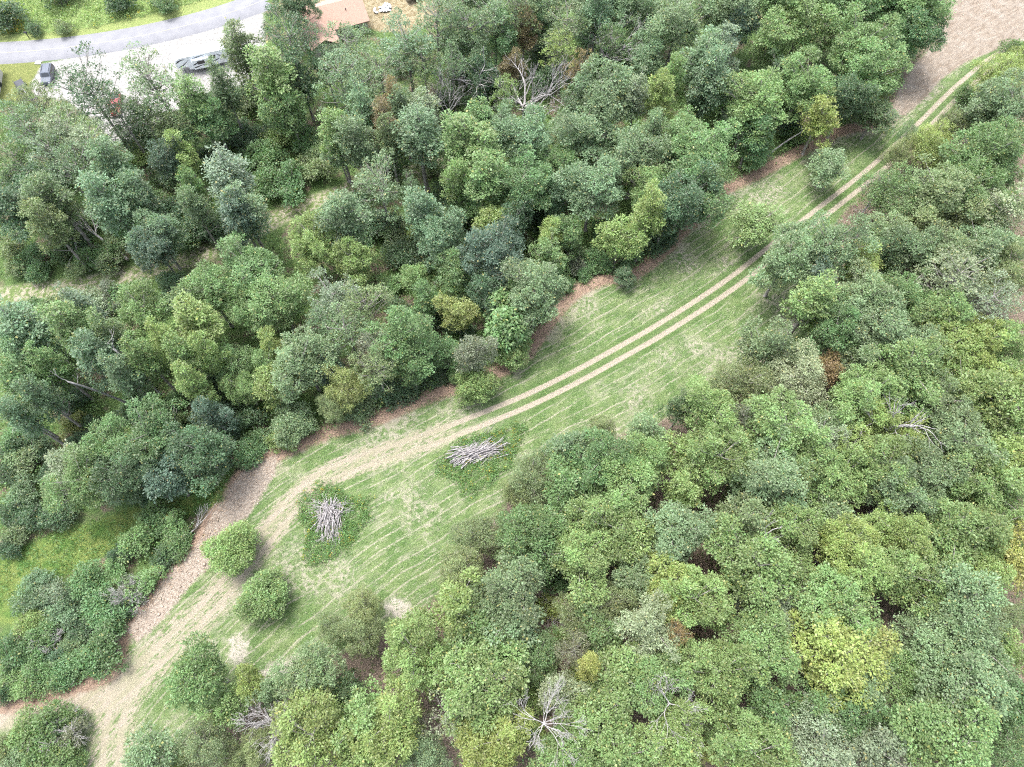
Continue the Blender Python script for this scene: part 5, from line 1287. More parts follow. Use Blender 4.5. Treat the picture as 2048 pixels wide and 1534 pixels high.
# ---------------------------------------------------------------- undergrowth, weeds and grass (uncountable masses)
def scatter_clumps(name, X, Y, hgt, rad, nleaf, leaf, lw, mat, seed, upright=.3, var0=.5):
    rng = np.random.default_rng(seed)
    Z = samp(GZ, X, Y); n = len(X)
    rep = np.repeat(np.arange(n), nleaf); m = len(rep)
    h = np.broadcast_to(hgt, (n,))[rep]; r = np.broadcast_to(rad, (n,))[rep]
    u = rng.normal(0, .5, (m, 2)) * r[:, None]
    zz = h * rng.uniform(.15, 1.0, m) ** .7 * np.clip(1 - (np.hypot(u[:, 0], u[:, 1]) / (1.6 * r)) ** 2, .15, 1)
    pos = np.stack([X[rep] + u[:, 0], Y[rep] + u[:, 1], Z[rep] + zz], 1)
    d = unit(np.stack([u[:, 0] / r, u[:, 1] / r, np.zeros(m)], 1) * .8 + rng.normal(0, .5, (m, 3)) + [0, 0, upright])
    nr = unit(rng.normal(0, .4, (m, 3)) + [0, 0, 1])
    L = leaf * rng.uniform(.6, 1.35, m)
    Q = leaf_quads(pos, d, nr, L, L * lw)
    v = np.clip(np.repeat(rng.normal(var0, .2, n), nleaf) + rng.normal(0, .1, m), 0, 1)
    return obj(name, leaves_mesh(name, Q, v, mat))

M_UNDER = leaf_material("undergrowth_leaves", (.105, .185, .058))
M_UNDER2 = leaf_material("dry_undergrowth_leaves", (.14, .17, .068))
M_WEED = leaf_material("weed_leaves", (.095, .178, .052))
M_WEED2 = leaf_material("roadside_weed_leaves", (.20, .285, .10))
M_FLOWER = leaf_material("goldenrod_flowers", (.38, .29, .03))
M_GRASS = leaf_material("grass_blades", (.118, .192, .062), trans=.2, gloss=.7)
M_STRAW = leaf_material("cut_straw", (.27, .23, .145), trans=.1, gloss=.8)
M_BRUSH = leaf_material("dead_brush", (.25, .175, .125), trans=.05, gloss=.9)

def open_ground(x, y):
    """True where the wood floor is kept open: trail, clearing, track, lot ..."""
    o = np.zeros(len(x), bool)
    for k, lim in (('mead', -.3), ('clear', -2.0), ('lot', -1.0), ('lawn', -1.), ('verge', -1.), ('weeds', -1.), ('yard', -2.), ('dirt', -.5), ('soil', -.5)):
        o |= samp(FLD[k], x, y) > lim
    o |= samp(FLD['trail'], x, y) < 3.4
    o |= samp(FLD['road'], x, y) < 5.5
    o |= np.abs(samp(FLD['dt'], x, y)) < 2.2
    o |= samp(FLD['df'], x, y) < 2.2
    return o

def undergrowth():
    rng = np.random.default_rng(21)
    n = 38000
    x = rng.uniform(-112, 112, n); y = rng.uniform(-12, 142, n)
    left = samp(FLD['db'], x, y) < 0
    nzz = lownoise(x * 2.3 + 40, y * 2.3) + rng.normal(0, .25, n)
    keep = ~open_ground(x, y) & np.where(left, nzz > -1.0, nzz > .25)
    x, y, left = x[keep], y[keep], left[keep]
    h = np.where(left, rng.uniform(.5, 2.8, len(x)), rng.uniform(.3, 1.3, len(x)))
    r = rng.uniform(.5, 1.2, len(x))
    dry = (rng.uniform(0, 1, len(x)) < .16) | (~left & (rng.uniform(0, 1, len(x)) < .3))
    a = scatter_clumps('undergrowth', x[~dry], y[~dry], h[~dry], r[~dry], 11, .30, .62, M_UNDER, 22)
    tag(a, 'green undergrowth of vines and saplings on the wood floor', 'undergrowth', kind='stuff')
    b = scatter_clumps('dry_undergrowth', x[dry], y[dry], h[dry] * .7, r[dry], 11, .28, .55, M_UNDER2, 23)
    tag(b, 'olive dry undergrowth on the wood floor', 'undergrowth', kind='stuff')
undergrowth()

PILES = [(-25.4, 26.6), (-4.6, 36.2)]
def weeds():
    rng = np.random.default_rng(31)
    X = []; Y = []
    for (cx, cy), (rx, ry, rot), n in zip(PILES, ((4.5, 5.3, .1), (6.4, 3.9, .55)), (1050, 950)):
        a = rng.uniform(0, 6.28, n); q = np.sqrt(rng.uniform(0, 1, n)) * (1 + .12 * np.abs(rng.normal(0, 1, n))) * (.92 + .16 * np.sin(3 * a + 1) + .1 * np.sin(5 * a))
        u, v = rx * q * np.cos(a), ry * q * np.sin(a)
        off = (.3, -.6) if rx < 5 else (.2, -.9)
        X.append(cx + off[0] + u * math.cos(rot) - v * math.sin(rot)); Y.append(cy + off[1] + u * math.sin(rot) + v * math.cos(rot))
    x = np.concatenate(X); y = np.concatenate(Y)
    o = scatter_clumps('weeds', x, y, rng.uniform(.25, .75, len(x)), rng.uniform(.3, .55, len(x)), 13, .19, .55, M_WEED, 32, .5)
    tag(o, 'dark green tall weeds ringing the two log piles', 'weeds', kind='stuff')
    k = rng.uniform(0, 1, len(x)) < .075
    o = scatter_clumps('goldenrod', x[k], y[k], .85, .3, 9, .14, .6, M_FLOWER, 33, .9)
    tag(o, 'yellow flowering weeds round the two log piles', 'flowers', kind='stuff')
    n = 7500
    x = rng.uniform(-125, -50, n); y = rng.uniform(118, 158, n)
    k = samp(FLD['weeds'], x, y) > -.2; x, y = x[k], y[k]
    o = scatter_clumps('roadside_weeds', x, y, .5 + .7 * rng.uniform(0, 1, len(x)), .6, 13, .32, .4, M_WEED2, 34, .7)
    tag(o, 'tall yellow-green weeds on the slope beyond the road', 'weeds', kind='stuff')
    k = (lownoise(x * 3, y * 3) + rng.normal(0, .4, len(x))) > .75
    o = scatter_clumps('roadside_goldenrod', x[k], y[k], 1.15, .5, 9, .26, .5, M_FLOWER, 35, .9)
    tag(o, 'yellow flowering weeds on the slope beyond the road', 'flowers', kind='stuff')
    # rank grass in the clearing and along the wood's lower edge
    n = 5200
    x = rng.uniform(-75, -25, n); y = rng.uniform(15, 45, n)
    k = samp(FLD['clear'], x, y) > -.3; x, y = x[k], y[k]
    o = scatter_clumps('clearing_grass', x, y, .35, .45, 10, .34, .22, M_WEED, 36, .8, .65)
    tag(o, 'rank green grass in the clearing beside the shrubs', 'grass', kind='stuff')
    # grass blades in the meadow
    n = 120000
    x = rng.uniform(-52, 92, n); y = rng.uniform(-6, 132, n)
    dt = np.abs(samp(FLD['dt'], x, y))
    nn = lownoise(x * 5, y * 5) + rng.normal(0, .5, n)
    k = (samp(FLD['mead'], x, y) > .4) & (np.abs(dt - .95) > .5) & (samp(FLD['soil'], x, y) < 0) & (samp(FLD['dirt'], x, y) < -.3) & (nn > -.1)
    k &= ~((dt < 2.2) & (samp(FLD['sa'], x, y) > 142))
    x, y = x[k], y[k]
    o = scatter_clumps('grass', x, y, .08, .22, 6, .17, .26, M_GRASS, 37, .45)
    tag(o, 'short mown green grass of the meadow', 'grass', kind='stuff')
    # dead brush on the bank edge
    n = 60000
    x = rng.uniform(-70, 92, n); y = rng.uniform(-4, 120, n)
    db = samp(FLD['db'], x, y) + rng.normal(0, .25, n)
    k = (np.abs(db) < .95) & (samp(FLD['dirt'], x, y) < -1.5) & (samp(FLD['lot'], x, y) < -5); x, y = x[k], y[k]
    o = scatter_clumps('dead_brush', x, y, .3, .4, 9, .34, .13, M_BRUSH, 38, .2)
    tag(o, 'reddish-brown dead brush along the bank at the meadow edge', 'dead brush', kind='stuff')
weeds()

def stones():
    """clods and stones strewn over the bare soil strip"""
    rng = np.random.default_rng(41)
    n = 30000
    x = rng.uniform(-60, -22, n); y = rng.uniform(8, 44, n)
    k = samp(FLD['soil'], x, y) + rng.normal(0, .3, n) > .1
    x, y = x[k][:1500], y[k][:1500]; m = len(x)
    s = rng.gamma(1.6, .035, m) + .03
    base = np.array([(1,0,0),(-1,0,0),(0,1,0),(0,-1,0),(0,0,1),(0,0,-1)], float)
    jit = rng.uniform(.6, 1.2, (m, 6, 1))
    V = base[None] * jit * s[:, None, None] * np.array([1, 1, .6])
    a = rng.uniform(0, 6.28, m); ca, sa_ = np.cos(a)[:, None], np.sin(a)[:, None]
    V = np.stack([V[..., 0] * ca - V[..., 1] * sa_, V[..., 0] * sa_ + V[..., 1] * ca, V[..., 2]], -1)
    V += np.stack([x, y, samp(GZ, x, y) + s * .15], 1)[:, None]
    t = np.array([(0,2,4),(2,1,4),(1,3,4),(3,0,4),(2,0,5),(1,2,5),(3,1,5),(0,3,5)])
    F = (np.arange(m)[:, None, None] * 6 + t[None]).reshape(-1, 3)
    mat = simple("dry_clods", (.27, .218, .172), .95, var=.35, scale=.9, spec=.1)
    tag(obj('rubble', np_mesh('rubble', V.reshape(-1, 3), [F], mat)), 'pale clods and stones strewn on the bare soil strip', 'rubble', kind='stuff')
stones()

# ---------------------------------------------------------------- log piles
def log_mesh(seed, L=1.0, forks=0):
    rng = np.random.default_rng(seed); tb = Tubes()
    n = 7
    P = np.stack([np.linspace(-.5, .5, n), rng.normal(0, .012, n).cumsum(), rng.normal(0, .01, n).cumsum()], 1)
    tb.add(P, np.linspace(.5, .24, n) * .045 * rng.uniform(.85, 1.15, n), 6)
    for _ in range(forks):
        i = rng.integers(3, 6); e = P[i] + np.array([rng.uniform(.1, .28), rng.normal(0, .12), rng.normal(0, .07)])
        tb.add(np.stack([P[i], (P[i] + e) / 2 + rng.normal(0, .01, 3), e]), [.012, .009, .005], 4)
    return tb.mesh("log", M_LOG)
LOGS = [log_mesh(50 + i, forks=i % 3) for i in range(7)]

def place_log(parent, c, yaw, pitch, L, thick, name='log', rng=random):
    o = obj(name, rng.choice(LOGS), parent, c, (rng.uniform(0, 6.28), -pitch, yaw), (L, L * thick, L * thick))
    o.rotation_mode = 'XYZ'
    return o

def pile(idx, label, mains):
    cx, cy = PILES[idx]; z0 = gz(cx, cy)
    root = empty('log_pile', (cx, cy, z0)); tag(root, label, 'log pile', 'log piles in the meadow')
    rng = random.Random(60 + idx)
    for (n, x0, x1, y0, y1, yaw, dyaw, hmax, L0, L1) in mains:
        for i in range(n):
            u = rng.uniform(-1, 1); v = rng.uniform(-1, 1)
            x = (x0 + x1) / 2 + u * (x1 - x0) / 2; y = (y0 + y1) / 2 + v * (y1 - y0) / 2
            hh = hmax * max(.08, 1 - .75 * (u * u + v * v)) * rng.uniform(.2, 1.0)
            L = rng.uniform(L0, L1)
            place_log(root, (x, y, .12 + hh), yaw(x, y) + rng.gauss(0, dyaw), rng.gauss(0, .09), L, rng.uniform(.4, 1.25) * (3.0 / L) ** .5, rng=rng)
PI = math.pi
# fan: a heap whose sticks splay towards the meadow, with butts jutting out left and right at its head
pile(0, 'fan-shaped pile of bleached grey logs in a ring of weeds, nearer the track bend',
     [(125, -1.55, 1.75, -2.4, 1.4, lambda x, y: -PI / 2 + .06 + x * .14, .32, 1.5, 1.8, 3.4),
      (70, -2.6, 2.4, .2, 2.4, lambda x, y: math.atan2((y - 1.0) * .7, x if abs(x) > .2 else .2), .4, 1.2, 1.3, 2.6),
      (26, -.7, 1.7, -3.8, -2.0, lambda x, y: -PI / 2 + .12, .22, .6, 1.2, 2.4),
      (20, -1.9, -.9, -1.6, 1.0, lambda x, y: PI + .5, .4, .7, 1.0, 2.0)])
pile(1, 'long loose pile of grey logs and poles beside the woods, right of the track',
     [(120, -2.7, 2.7, -1.0, 1.0, lambda x, y: .42 + .05 * y, .25, 1.2, 2.6, 5.2),
      (26, -3.4, -1.2, -1.8, .2, lambda x, y: .62, .2, .5, 1.6, 3.4),
      (18, .4, 2.9, -.5, 1.2, lambda x, y: .1, .3, .9, 1.6, 3.0)])
def loose(name, label, x, y, yaw, L, th):
    o = place_log(None, (x, y, gz(x, y) + .07), yaw, 0.0, L, th, name, random.Random(int(x * 10)))
    tag(o, label, 'log', 'poles lying in the meadow grass')
loose('loose_pole', 'thin pale pole lying in the grass between track and long log pile, leftmost', -4.2, 39.3, .95, 2.4, .6)
loose('loose_pole', 'thin pale pole lying in the grass between track and long log pile, rightmost', -3.4, 39.6, .93, 2.9, .6)
loose('loose_pole', 'short pale pole in the weeds at the upper-left end of the long log pile', -6.2, 37.9, .8, 1.9, .7)
loose('loose_pole', 'short bleached log lying just below the fan-shaped log pile', -24.6, 21.9, 1.5, 1.3, 1.5)

# ---------------------------------------------------------------- dead trees
def branch(tb, rng, p, d, L, r, depth, spread, sides=5):
    n = 6; P = [np.array(p, float)]; dd = unit(np.array(d, float))
    for i in range(n - 1):
        dd = unit(dd + rng.normal(0, .17, 3) + np.array([0, 0, .05]))
        P.append(P[-1] + dd * L / (n - 1))
    P = np.array(P)
    rad = np.linspace(r, r * .5, n)
    tb.add(P, np.maximum(rad, .014), sides if depth > 1 else 3)
    if depth <= 0: return
    k = rng.integers(2, 4) + (1 if depth >= 3 and L < 4.5 else 0)
    for i in range(k):
        t = rng.integers(2, n); q = P[t]
        side = unit(rng.normal(0, 1, 3)); dn = unit(P[t] - P[t - 1])
        nd = unit(dn * 1.0 + (side - dn * side.dot(dn)) * spread * rng.uniform(.6, 1.3))
        branch(tb, rng, q, nd, L * rng.uniform(.5, .78), rad[t] * rng.uniform(.58, .8), depth - 1, spread, sides)
    branch(tb, rng, P[-1], dd, L * .62, rad[-1] * .95, depth - 1, spread, sides)

def dead_tree(name, label, x, y, H, limbs, seed, r=.22, depth=3, spread=.75, lean=(0, 0), trunk_frac=.45, limbL=.42, cat='dead tree', elev=(.35, 1.1), mat=None, fat=1.0):
    mat = mat or M_DEAD
    root = empty(name, (x, y, gz(x, y))); tag(root, label, cat, 'dead trees')
    rng = np.random.default_rng(seed)
    top = np.array([lean[0], lean[1], H * trunk_frac])
    tb = Tubes(); P = bez([0, 0, -.5], [lean[0] * .2, lean[1] * .2, H * trunk_frac * .5], top, 8)
    tb.add(P, np.linspace(r * 1.25, r * .8, 8), 9)
    obj('trunk', tb.mesh('trunk', mat), root)
    for i in range(limbs):
        az = 6.28 * i / limbs + rng.normal(0, .25); el = rng.uniform(*elev)
        d = np.array([math.cos(az) * math.cos(el), math.sin(az) * math.cos(el), math.sin(el)])
        d = unit(d + np.array([lean[0], lean[1], 0]) * .06)
        t = Tubes(); q = P[-1] if i % 2 == 0 else P[-2]
        branch(t, rng, q, d, H * limbL * rng.uniform(.8, 1.15), r * rng.uniform(.42, .62) * fat, depth, spread)
        obj('limb', t.mesh('limb', mat), root)
    return root

dead_tree('dead_tree', 'big bare white dead tree with wide spreading limbs in the upper wood', 2.2, 101.5, 13.5, 8, 5, r=.36, depth=3, spread=.75, trunk_frac=.34, limbL=.44, elev=(.10, 1.0), fat=1.15)
dead_tree('dead_tree', 'slim bare grey dead tree just left of the big bare dead tree', -6.0, 105.5, 12.5, 5, 8, r=.22, depth=2, spread=.7, trunk_frac=.5, limbL=.36, fat=1.2)
dead_tree('dead_tree', 'bare pale dead tree above right of the big bare dead tree', 17.0, 111.0, 13.0, 5, 9, r=.2, depth=3, spread=.6, trunk_frac=.5, limbL=.36)
dead_tree('dead_tree', 'bare grey tangled tree between the rusty trees and the big dead tree', -11.5, 101.0, 10.0, 5, 17, r=.18, depth=3, spread=.9, trunk_frac=.4, limbL=.36)
dead_tree('snag', 'small bare white snag among light green crowns in the wood right of the meadow', 50.6, 36.2, 14.0, 6, 10, r=.18, depth=2, spread=.85, trunk_frac=.72, limbL=.24, fat=1.3)
dead_tree('snag', 'bare white snag with fine upright branches near the bottom edge', 3.5, .6, 16.0, 9, 11, r=.13, depth=3, spread=.5, trunk_frac=.72, limbL=.16, elev=(.3, 1.0))
dead_tree('snag', 'pale bare tree with long flat branches below the light oaks at lower right', 17.5, 2.6, 14.0, 6, 12, r=.12, depth=3, spread=.7, trunk_frac=.75, limbL=.17, elev=(.05, .6))
dead_tree('leafless_tree', 'leafless grey tree with a haze of fine twigs at the bottom left', -26.4, .6, 12.0, 11, 13, r=.12, depth=3, spread=.85, trunk_frac=.66, limbL=.2, elev=(.1, 1.2), fat=.8)
dead_tree('snag', 'small bare grey snag in the middle of the lower right wood', 31.0, 21.5, 13.5, 5, 14, r=.12, depth=2, spread=.9, trunk_frac=.8, limbL=.17)
dead_tree('snag', 'bare grey snag poking through olive crowns at the right track edge', 60.0, 79.5, 8.0, 6, 15, r=.12, depth=3, spread=.8, trunk_frac=.5, limbL=.33)
dead_tree('bare_bush', 'grey leafless bush among the shrubs beside the soil strip', -50.0, 15.9, 4.2, 8, 16, r=.07, depth=3, spread=.8, trunk_frac=.15, limbL=.42, cat='bush')
dead_tree('bare_bush', 'grey leafless bush beside the rounded shrubs above the fork', -59.5, 9.8, 3.4, 8, 18, r=.06, depth=3, spread=.8, trunk_frac=.15, limbL=.42, cat='bush')
dead_tree('bare_bush', 'grey leafless bush on the shrubs below the fork of the track', -53.6, -.4, 4.0, 8, 19, r=.06, depth=3, spread=.8, trunk_frac=.15, limbL=.42, cat='bush')
dead_tree('bare_bush', 'reddish-grey leafless bush in a gap of the lower right wood', 4.6, 14.0, 3.4, 8, 20, r=.05, depth=3, spread=.8, trunk_frac=.1, limbL=.5, cat='bush')

def fallen(name, label, a, b, r, seed, limbs=5, za=.3, zb=.8):
    A = np.array([a[0], a[1], gz(*a) + za]); B = np.array([b[0], b[1], gz(*b) + zb])
    root = empty(name, tuple(A)); tag(root, label, 'fallen tree', 'fallen trees')
    rng = np.random.default_rng(seed); D = B - A
    P = np.stack([A + D * t for t in np.linspace(0, 1, 9)]) - A; P[1:-1] += rng.normal(0, .12, (7, 3))
    t = Tubes(); t.add(P, np.linspace(r, r * .4, 9), 8); obj('trunk', t.mesh('trunk', M_DEAD), root)
    for i in range(limbs):
        k = rng.integers(5, 9); q = Tubes()
        d = unit(unit(D) + rng.normal(0, .45, 3) + [0, 0, .1])
        branch(q, rng, P[k], d, np.linalg.norm(D) * rng.uniform(.25, .45), r * .4, 2, .6)
        obj('limb', q.mesh('limb', M_DEAD), root)
fallen('fallen_tree', 'toppled grey dead tree with bare crown lying above the grass trail', (-64.1, 70.5), (-73.0, 77.0), .26, 71, 8, .6, 2.6)
fallen('fallen_tree', 'long pale fallen trunk along the edge of the bare soil strip', (-47.5, 18.6), (-43.6, 25.0), .17, 72, 3, .35, .6)
fallen('fallen_tree', 'grey fallen trunk in a brown gap of the lower right wood', (4.2, 20.6), (1.6, 23.4), .16, 73, 1, .25, .4)

# bare leaning trunks that stand clear of the foliage in the left wood
def pole_trunk(label, x, y, H, lean, seed):
    root = empty('bare_stemmed_tree', (x, y, gz(x, y))); tag(root, label, 'dead tree', 'bare stems in the left wood')
    rng = np.random.default_rng(seed); t = Tubes()
    P = bez([0, 0, -.4], [lean[0] * .3 + rng.normal(0, .3), lean[1] * .3, H * .5], [lean[0], lean[1], H], 8)
    t.add(P, np.linspace(.2, .10, 8), 7); obj('trunk', t.mesh('trunk', M_DEAD), root)
    for i in range(2):
        q = Tubes(); branch(q, rng, P[-1 - i], unit(rng.normal(0, .5, 3) + [0, 0, .8]), 1.8, .06, 1, .7); obj('limb', q.mesh('limb', M_DEAD), root)
pole_trunk('long pale bare trunk in the left wood, right of the parallel pair', -53.3, 45.8, 14.5, (0, 0), 81)
pole_trunk('long pale bare trunk in the left wood, left of the parallel pair', -55.3, 47.6, 13.0, (0, 0), 82)
pole_trunk('pale curving bare trunk below left of the parallel pair of trunks', -57.3, 44.1, 13.5, (-1.6, -2.6), 83)
pole_trunk('pale bare trunk near the left edge above the golden shrub', -66.5, 42.7, 7.5, (0, 0), 84)
pole_trunk('bare grey trunk at the left edge below the golden shrub', -67.5, 39.1, 7.5, (0, -.5), 85)
pole_trunk('pale leaning trunk above the toppled dead tree', -77.4, 87.1, 9.5, (0, 0), 86)
pole_trunk('grey leaning trunk over the bank at the top of the meadow', 46.5, 94.3, 5.0, (4.6, .7), 87)

# ---------------------------------------------------------------- camper trailer
M_WHITE = simple("white_gelcoat", (.60, .61, .62), .35, var=.05)
M_ROOFW = simple("white_roof_membrane", (.66, .66, .65), .6, var=.06)
M_SIDE = simple("pale_grey_siding", (.70, .735, .77), .35, var=.05)
M_BLACK = simple("dark_decal", (.02, .022, .03), .4, var=.1)
M_GLASS = simple("tinted_glass", (.015, .018, .022), .08, var=.1, spec=.6)
M_TYRE = simple("tyre_rubber", (.018, .018, .02), .85)
M_STEEL = simple("galvanised_steel", (.32, .33, .35), .4, metal=.7)
M_RIM = simple("wheel_rim", (.30, .30, .31), .4, metal=.8)

def wheel(parent, x, y, z, r, w):
    t = MB().cyl((x, z), r, 'y', y - w / 2, y + w / 2, 18).build('wheel', M_TYRE, parent, bevel=.02)
    MB().cyl((x, z), r * .58, 'y', y - w / 2 - .012, y + w / 2 + .012, 14).build('rim', M_RIM, t)
    return t

def camper():
    A = np.array([-63.6, 113.4]); B = np.array([-54.9, 116.2])
    ang = math.atan2(B[1] - A[1], B[0] - A[0])
    L = 9.6; W = 2.5
    root = empty('camper_trailer', (A[0] - .2, A[1], gz(*A)), ang)
    tag(root, 'long white camper trailer with dark swoosh stripes parked on the gravel lot', 'camper')
    # side outline: raised nose over the hitch at the left, level floor behind it
    side = [(0.0, 1.75), (.1, 1.45), (1.9, 1.45), (2.15, .75), (L - .4, .75), (L, 1.0), (L, 3.35), (L - .2, 3.5), (.9, 3.5), (.25, 3.1), (0, 2.5)]
    MB().prism(side, 'y', 0, W).build('body', M_SIDE, root, bevel=.05)
    MB().prism([(.85, 3.5), (L - .15, 3.5), (L - .2, 3.58), (.95, 3.58)], 'y', -.02, W + .02).build('roof', M_ROOFW, root)
    MB().prism([(0, 1.8), (.0, 2.5), (.25, 3.1), (.9, 3.5), (.86, 3.53), (.2, 3.15), (-.05, 2.52), (-.05, 1.78)], 'y', .02, W - .02).build('nose_cap', M_WHITE, root)
    for x in (4.0, 6.9): MB().box(x, x + .75, .9, 1.6, 3.58, 3.86).build('air_conditioner', M_WHITE, root, bevel=.06)
    for x in (2.4, 5.6, 8.6): MB().box(x, x + .38, 1.0, 1.38, 3.58, 3.70).build('roof_vent', M_WHITE, root, bevel=.03)
    MB().box(3.0, 6.2, -.55, -.003, .95, 2.9).build('slide_out', M_SIDE, root, bevel=.03)
    for x0, x1, z0, z1 in ((6.6, 7.5, 2.2, 2.85), (3.9, 5.3, 1.9, 2.6)):
        yy = -.56 if x0 < 6 else -.012
        MB().box(x0, x1, yy, yy + .02, z0, z1).build('window', M_GLASS, root)
    MB().box(8.1, 8.8, -.02, -.004, .85, 2.75).build('door', M_WHITE, root)
    def swoosh(pts, y):
        m = MB(); n = len(pts)
        up = [(x, z + w) for x, z, w in pts]; dn = [(x, z - w) for x, z, w in pts]
        for i in range(n - 1):
            m.add([(up[i][0], y, up[i][1]), (up[i + 1][0], y, up[i + 1][1]), (dn[i + 1][0], y, dn[i + 1][1]), (dn[i][0], y, dn[i][1])], [(0, 1, 2, 3)])
        m.build('stripe_decal', M_BLACK, root)
    swoosh([(.15, 2.55, .05), (.45, 2.85, .16), (1.1, 3.08, .10), (1.9, 3.15, .03)], -.006)
    swoosh([(.3, 1.75, .04), (1.0, 1.85, .13), (1.8, 2.35, .08), (2.6, 2.9, .02)], -.006)
    swoosh([(3.05, 1.95, .05), (3.5, 2.1, .14), (3.9, 2.3, .06)], -.566)
    swoosh([(3.1, 1.4, .05), (3.5, 1.45, .12), (4.6, 1.65, .07), (6.1, 1.78, .03)], -.566)
    swoosh([(3.2, 3.0, .03), (4.2, 3.1, .1), (5.6, 3.3, .04)], -.006)
    swoosh([(6.3, 1.55, .04), (7.4, 1.7, .12), (8.0, 1.9, .05)], -.006)
    swoosh([(7.7, 2.9, .03), (8.7, 2.2, .11), (9.4, 1.95, .04)], -.024)
    for y in (.12, W - .12):
        for x in (5.4, 6.35): wheel(root, x, y, .38, .38, .22)
    MB().box(.9, 1.05, .5, .62, 0, 1.45).build('landing_leg', M_STEEL, root)
    MB().box(.9, 1.05, W - .62, W - .5, 0, 1.45).build('landing_leg', M_STEEL, root)
camper()

# ---------------------------------------------------------------- vehicles
def car(name, label, loc, rz, paint, kind):
    root = empty(name, loc, rz); tag(root, label, 'pickup' if kind == 'pickup' else 'car')
    W = 1.86
    if kind == 'suv':
        side = [(0, .35), (4.7, .35), (4.75, .75), (4.65, 1.02), (3.45, 1.12), (2.85, 1.72), (.35, 1.76), (.05, 1.1)]
        cab = [(.12, 1.14), (3.38, 1.14), (2.83, 1.66), (.42, 1.69)]; axles = (.95, 3.75)
    else:
        side = [(0, .4), (5.4, .4), (5.45, .8), (5.35, 1.05), (4.1, 1.12), (3.6, 1.68), (2.35, 1.7), (2.15, 1.1), (.02, 1.1)]
        cab = [(2.28, 1.14), (4.02, 1.14), (3.58, 1.62), (2.42, 1.63)]; axles = (1.15, 4.35)
    MB().prism(side, 'y', -W / 2, W / 2).build('body', paint, root, bevel=.06)
    for s in (-1, 1): MB().prism(cab, 'y', s * W / 2 - .012, s * W / 2 + .012).build('side_window', M_GLASS, root)
    xs = (3.45, 2.85) if kind == 'suv' else (4.1, 3.6); zs = (1.12, 1.72) if kind == 'suv' else (1.12, 1.68)
    def screen(p, q, nm):
        (x0, z0), (x1, z1) = p, q
        nx_, nz_ = (z1 - z0), -(x1 - x0); l = math.hypot(nx_, nz_); nx_, nz_ = nx_ / l * .014, nz_ / l * .014
        if nz_ < 0: nx_, nz_ = -nx_, -nz_
        a = .12; b = .9
        X0, Z0 = x0 + (x1 - x0) * a, z0 + (z1 - z0) * a; X1, Z1 = x0 + (x1 - x0) * b, z0 + (z1 - z0) * b
        MB().add([(X0 + nx_, -.74, Z0 + nz_), (X0 + nx_, .74, Z0 + nz_), (X1 + nx_, .64, Z1 + nz_), (X1 + nx_, -.64, Z1 + nz_)], [(0, 1, 2, 3)]).build(nm, M_GLASS, root)
    screen((xs[0], zs[0]), (xs[1], zs[1]), 'windscreen')
    if kind == 'pickup':
        MB().box(.12, 2.05, -.72, .72, 1.085, 1.112).build('bed_liner', M_BLACK, root)
        screen((2.15, 1.1), (2.35, 1.7), 'rear_window')
    else:
        screen((.05, 1.1), (.35, 1.76), 'rear_window')
        for s in (-1, 1): MB().box(.6, 2.6, s * .7 - .025, s * .7 + .025, 1.78, 1.83).build('roof_rail', M_BLACK, root)
    lx = 4.72 if kind == 'suv' else 5.42
    for s in (-1, 1):
        MB().box(lx - .03, lx + .04, s * .66 - .16, s * .66 + .16, .74, .9).build('headlight', M_WHITE, root, bevel=.02)
        for x in axles: wheel(root, x, s * (W / 2 - .08), .36, .36, .24)
M_DARKCAR = simple("dark_grey_car_paint", (.055, .065, .085), .22, var=.06, spec=.6)
M_REDCAR = simple("dark_red_car_paint", (.20, .018, .025), .22, var=.06, spec=.6)
car('parked_suv', 'dark blue-grey car parked at the edge of the gravel lot', (-89.2, 115.0, 0), R_(-82), M_DARKCAR, 'suv')
car('parked_pickup', 'dark red pickup parked behind the open trees on the gravel lot', (-74.6, 107.6, 0), R_(-78), M_REDCAR, 'pickup')

# ---------------------------------------------------------------- house, shed roof and yard things
def shingle_material(name, a, b):
    g = G(name); p = g.objc()
    br = g.N.new("ShaderNodeTexBrick"); g.L.new(p, br.inputs["Vector"])
    br.inputs["Scale"].default_value = 2.2
    g.put(br.inputs["Color1"], a); g.put(br.inputs["Color2"], b); g.put(br.inputs["Mortar"], tuple(x * .72 for x in a))
    n = g.noise(p, 2.0, 4)
    g.put(g.p.inputs["Base Color"], g.mix(g.math('MULTIPLY', g.ss(n, .45, .7), .4), br.outputs["Color"], tuple(x * .8 for x in a)))
    g.p.inputs["Roughness"].default_value = .95
    return g.m
M_SHINGLE = shingle_material("salmon_shingles", (.255, .165, .128), (.30, .20, .155))
M_SIDING = simple("cream_siding", (.42, .40, .35), .8, var=.06)
M_TRIM = simple("white_trim", (.62, .62, .60), .6, var=.04)

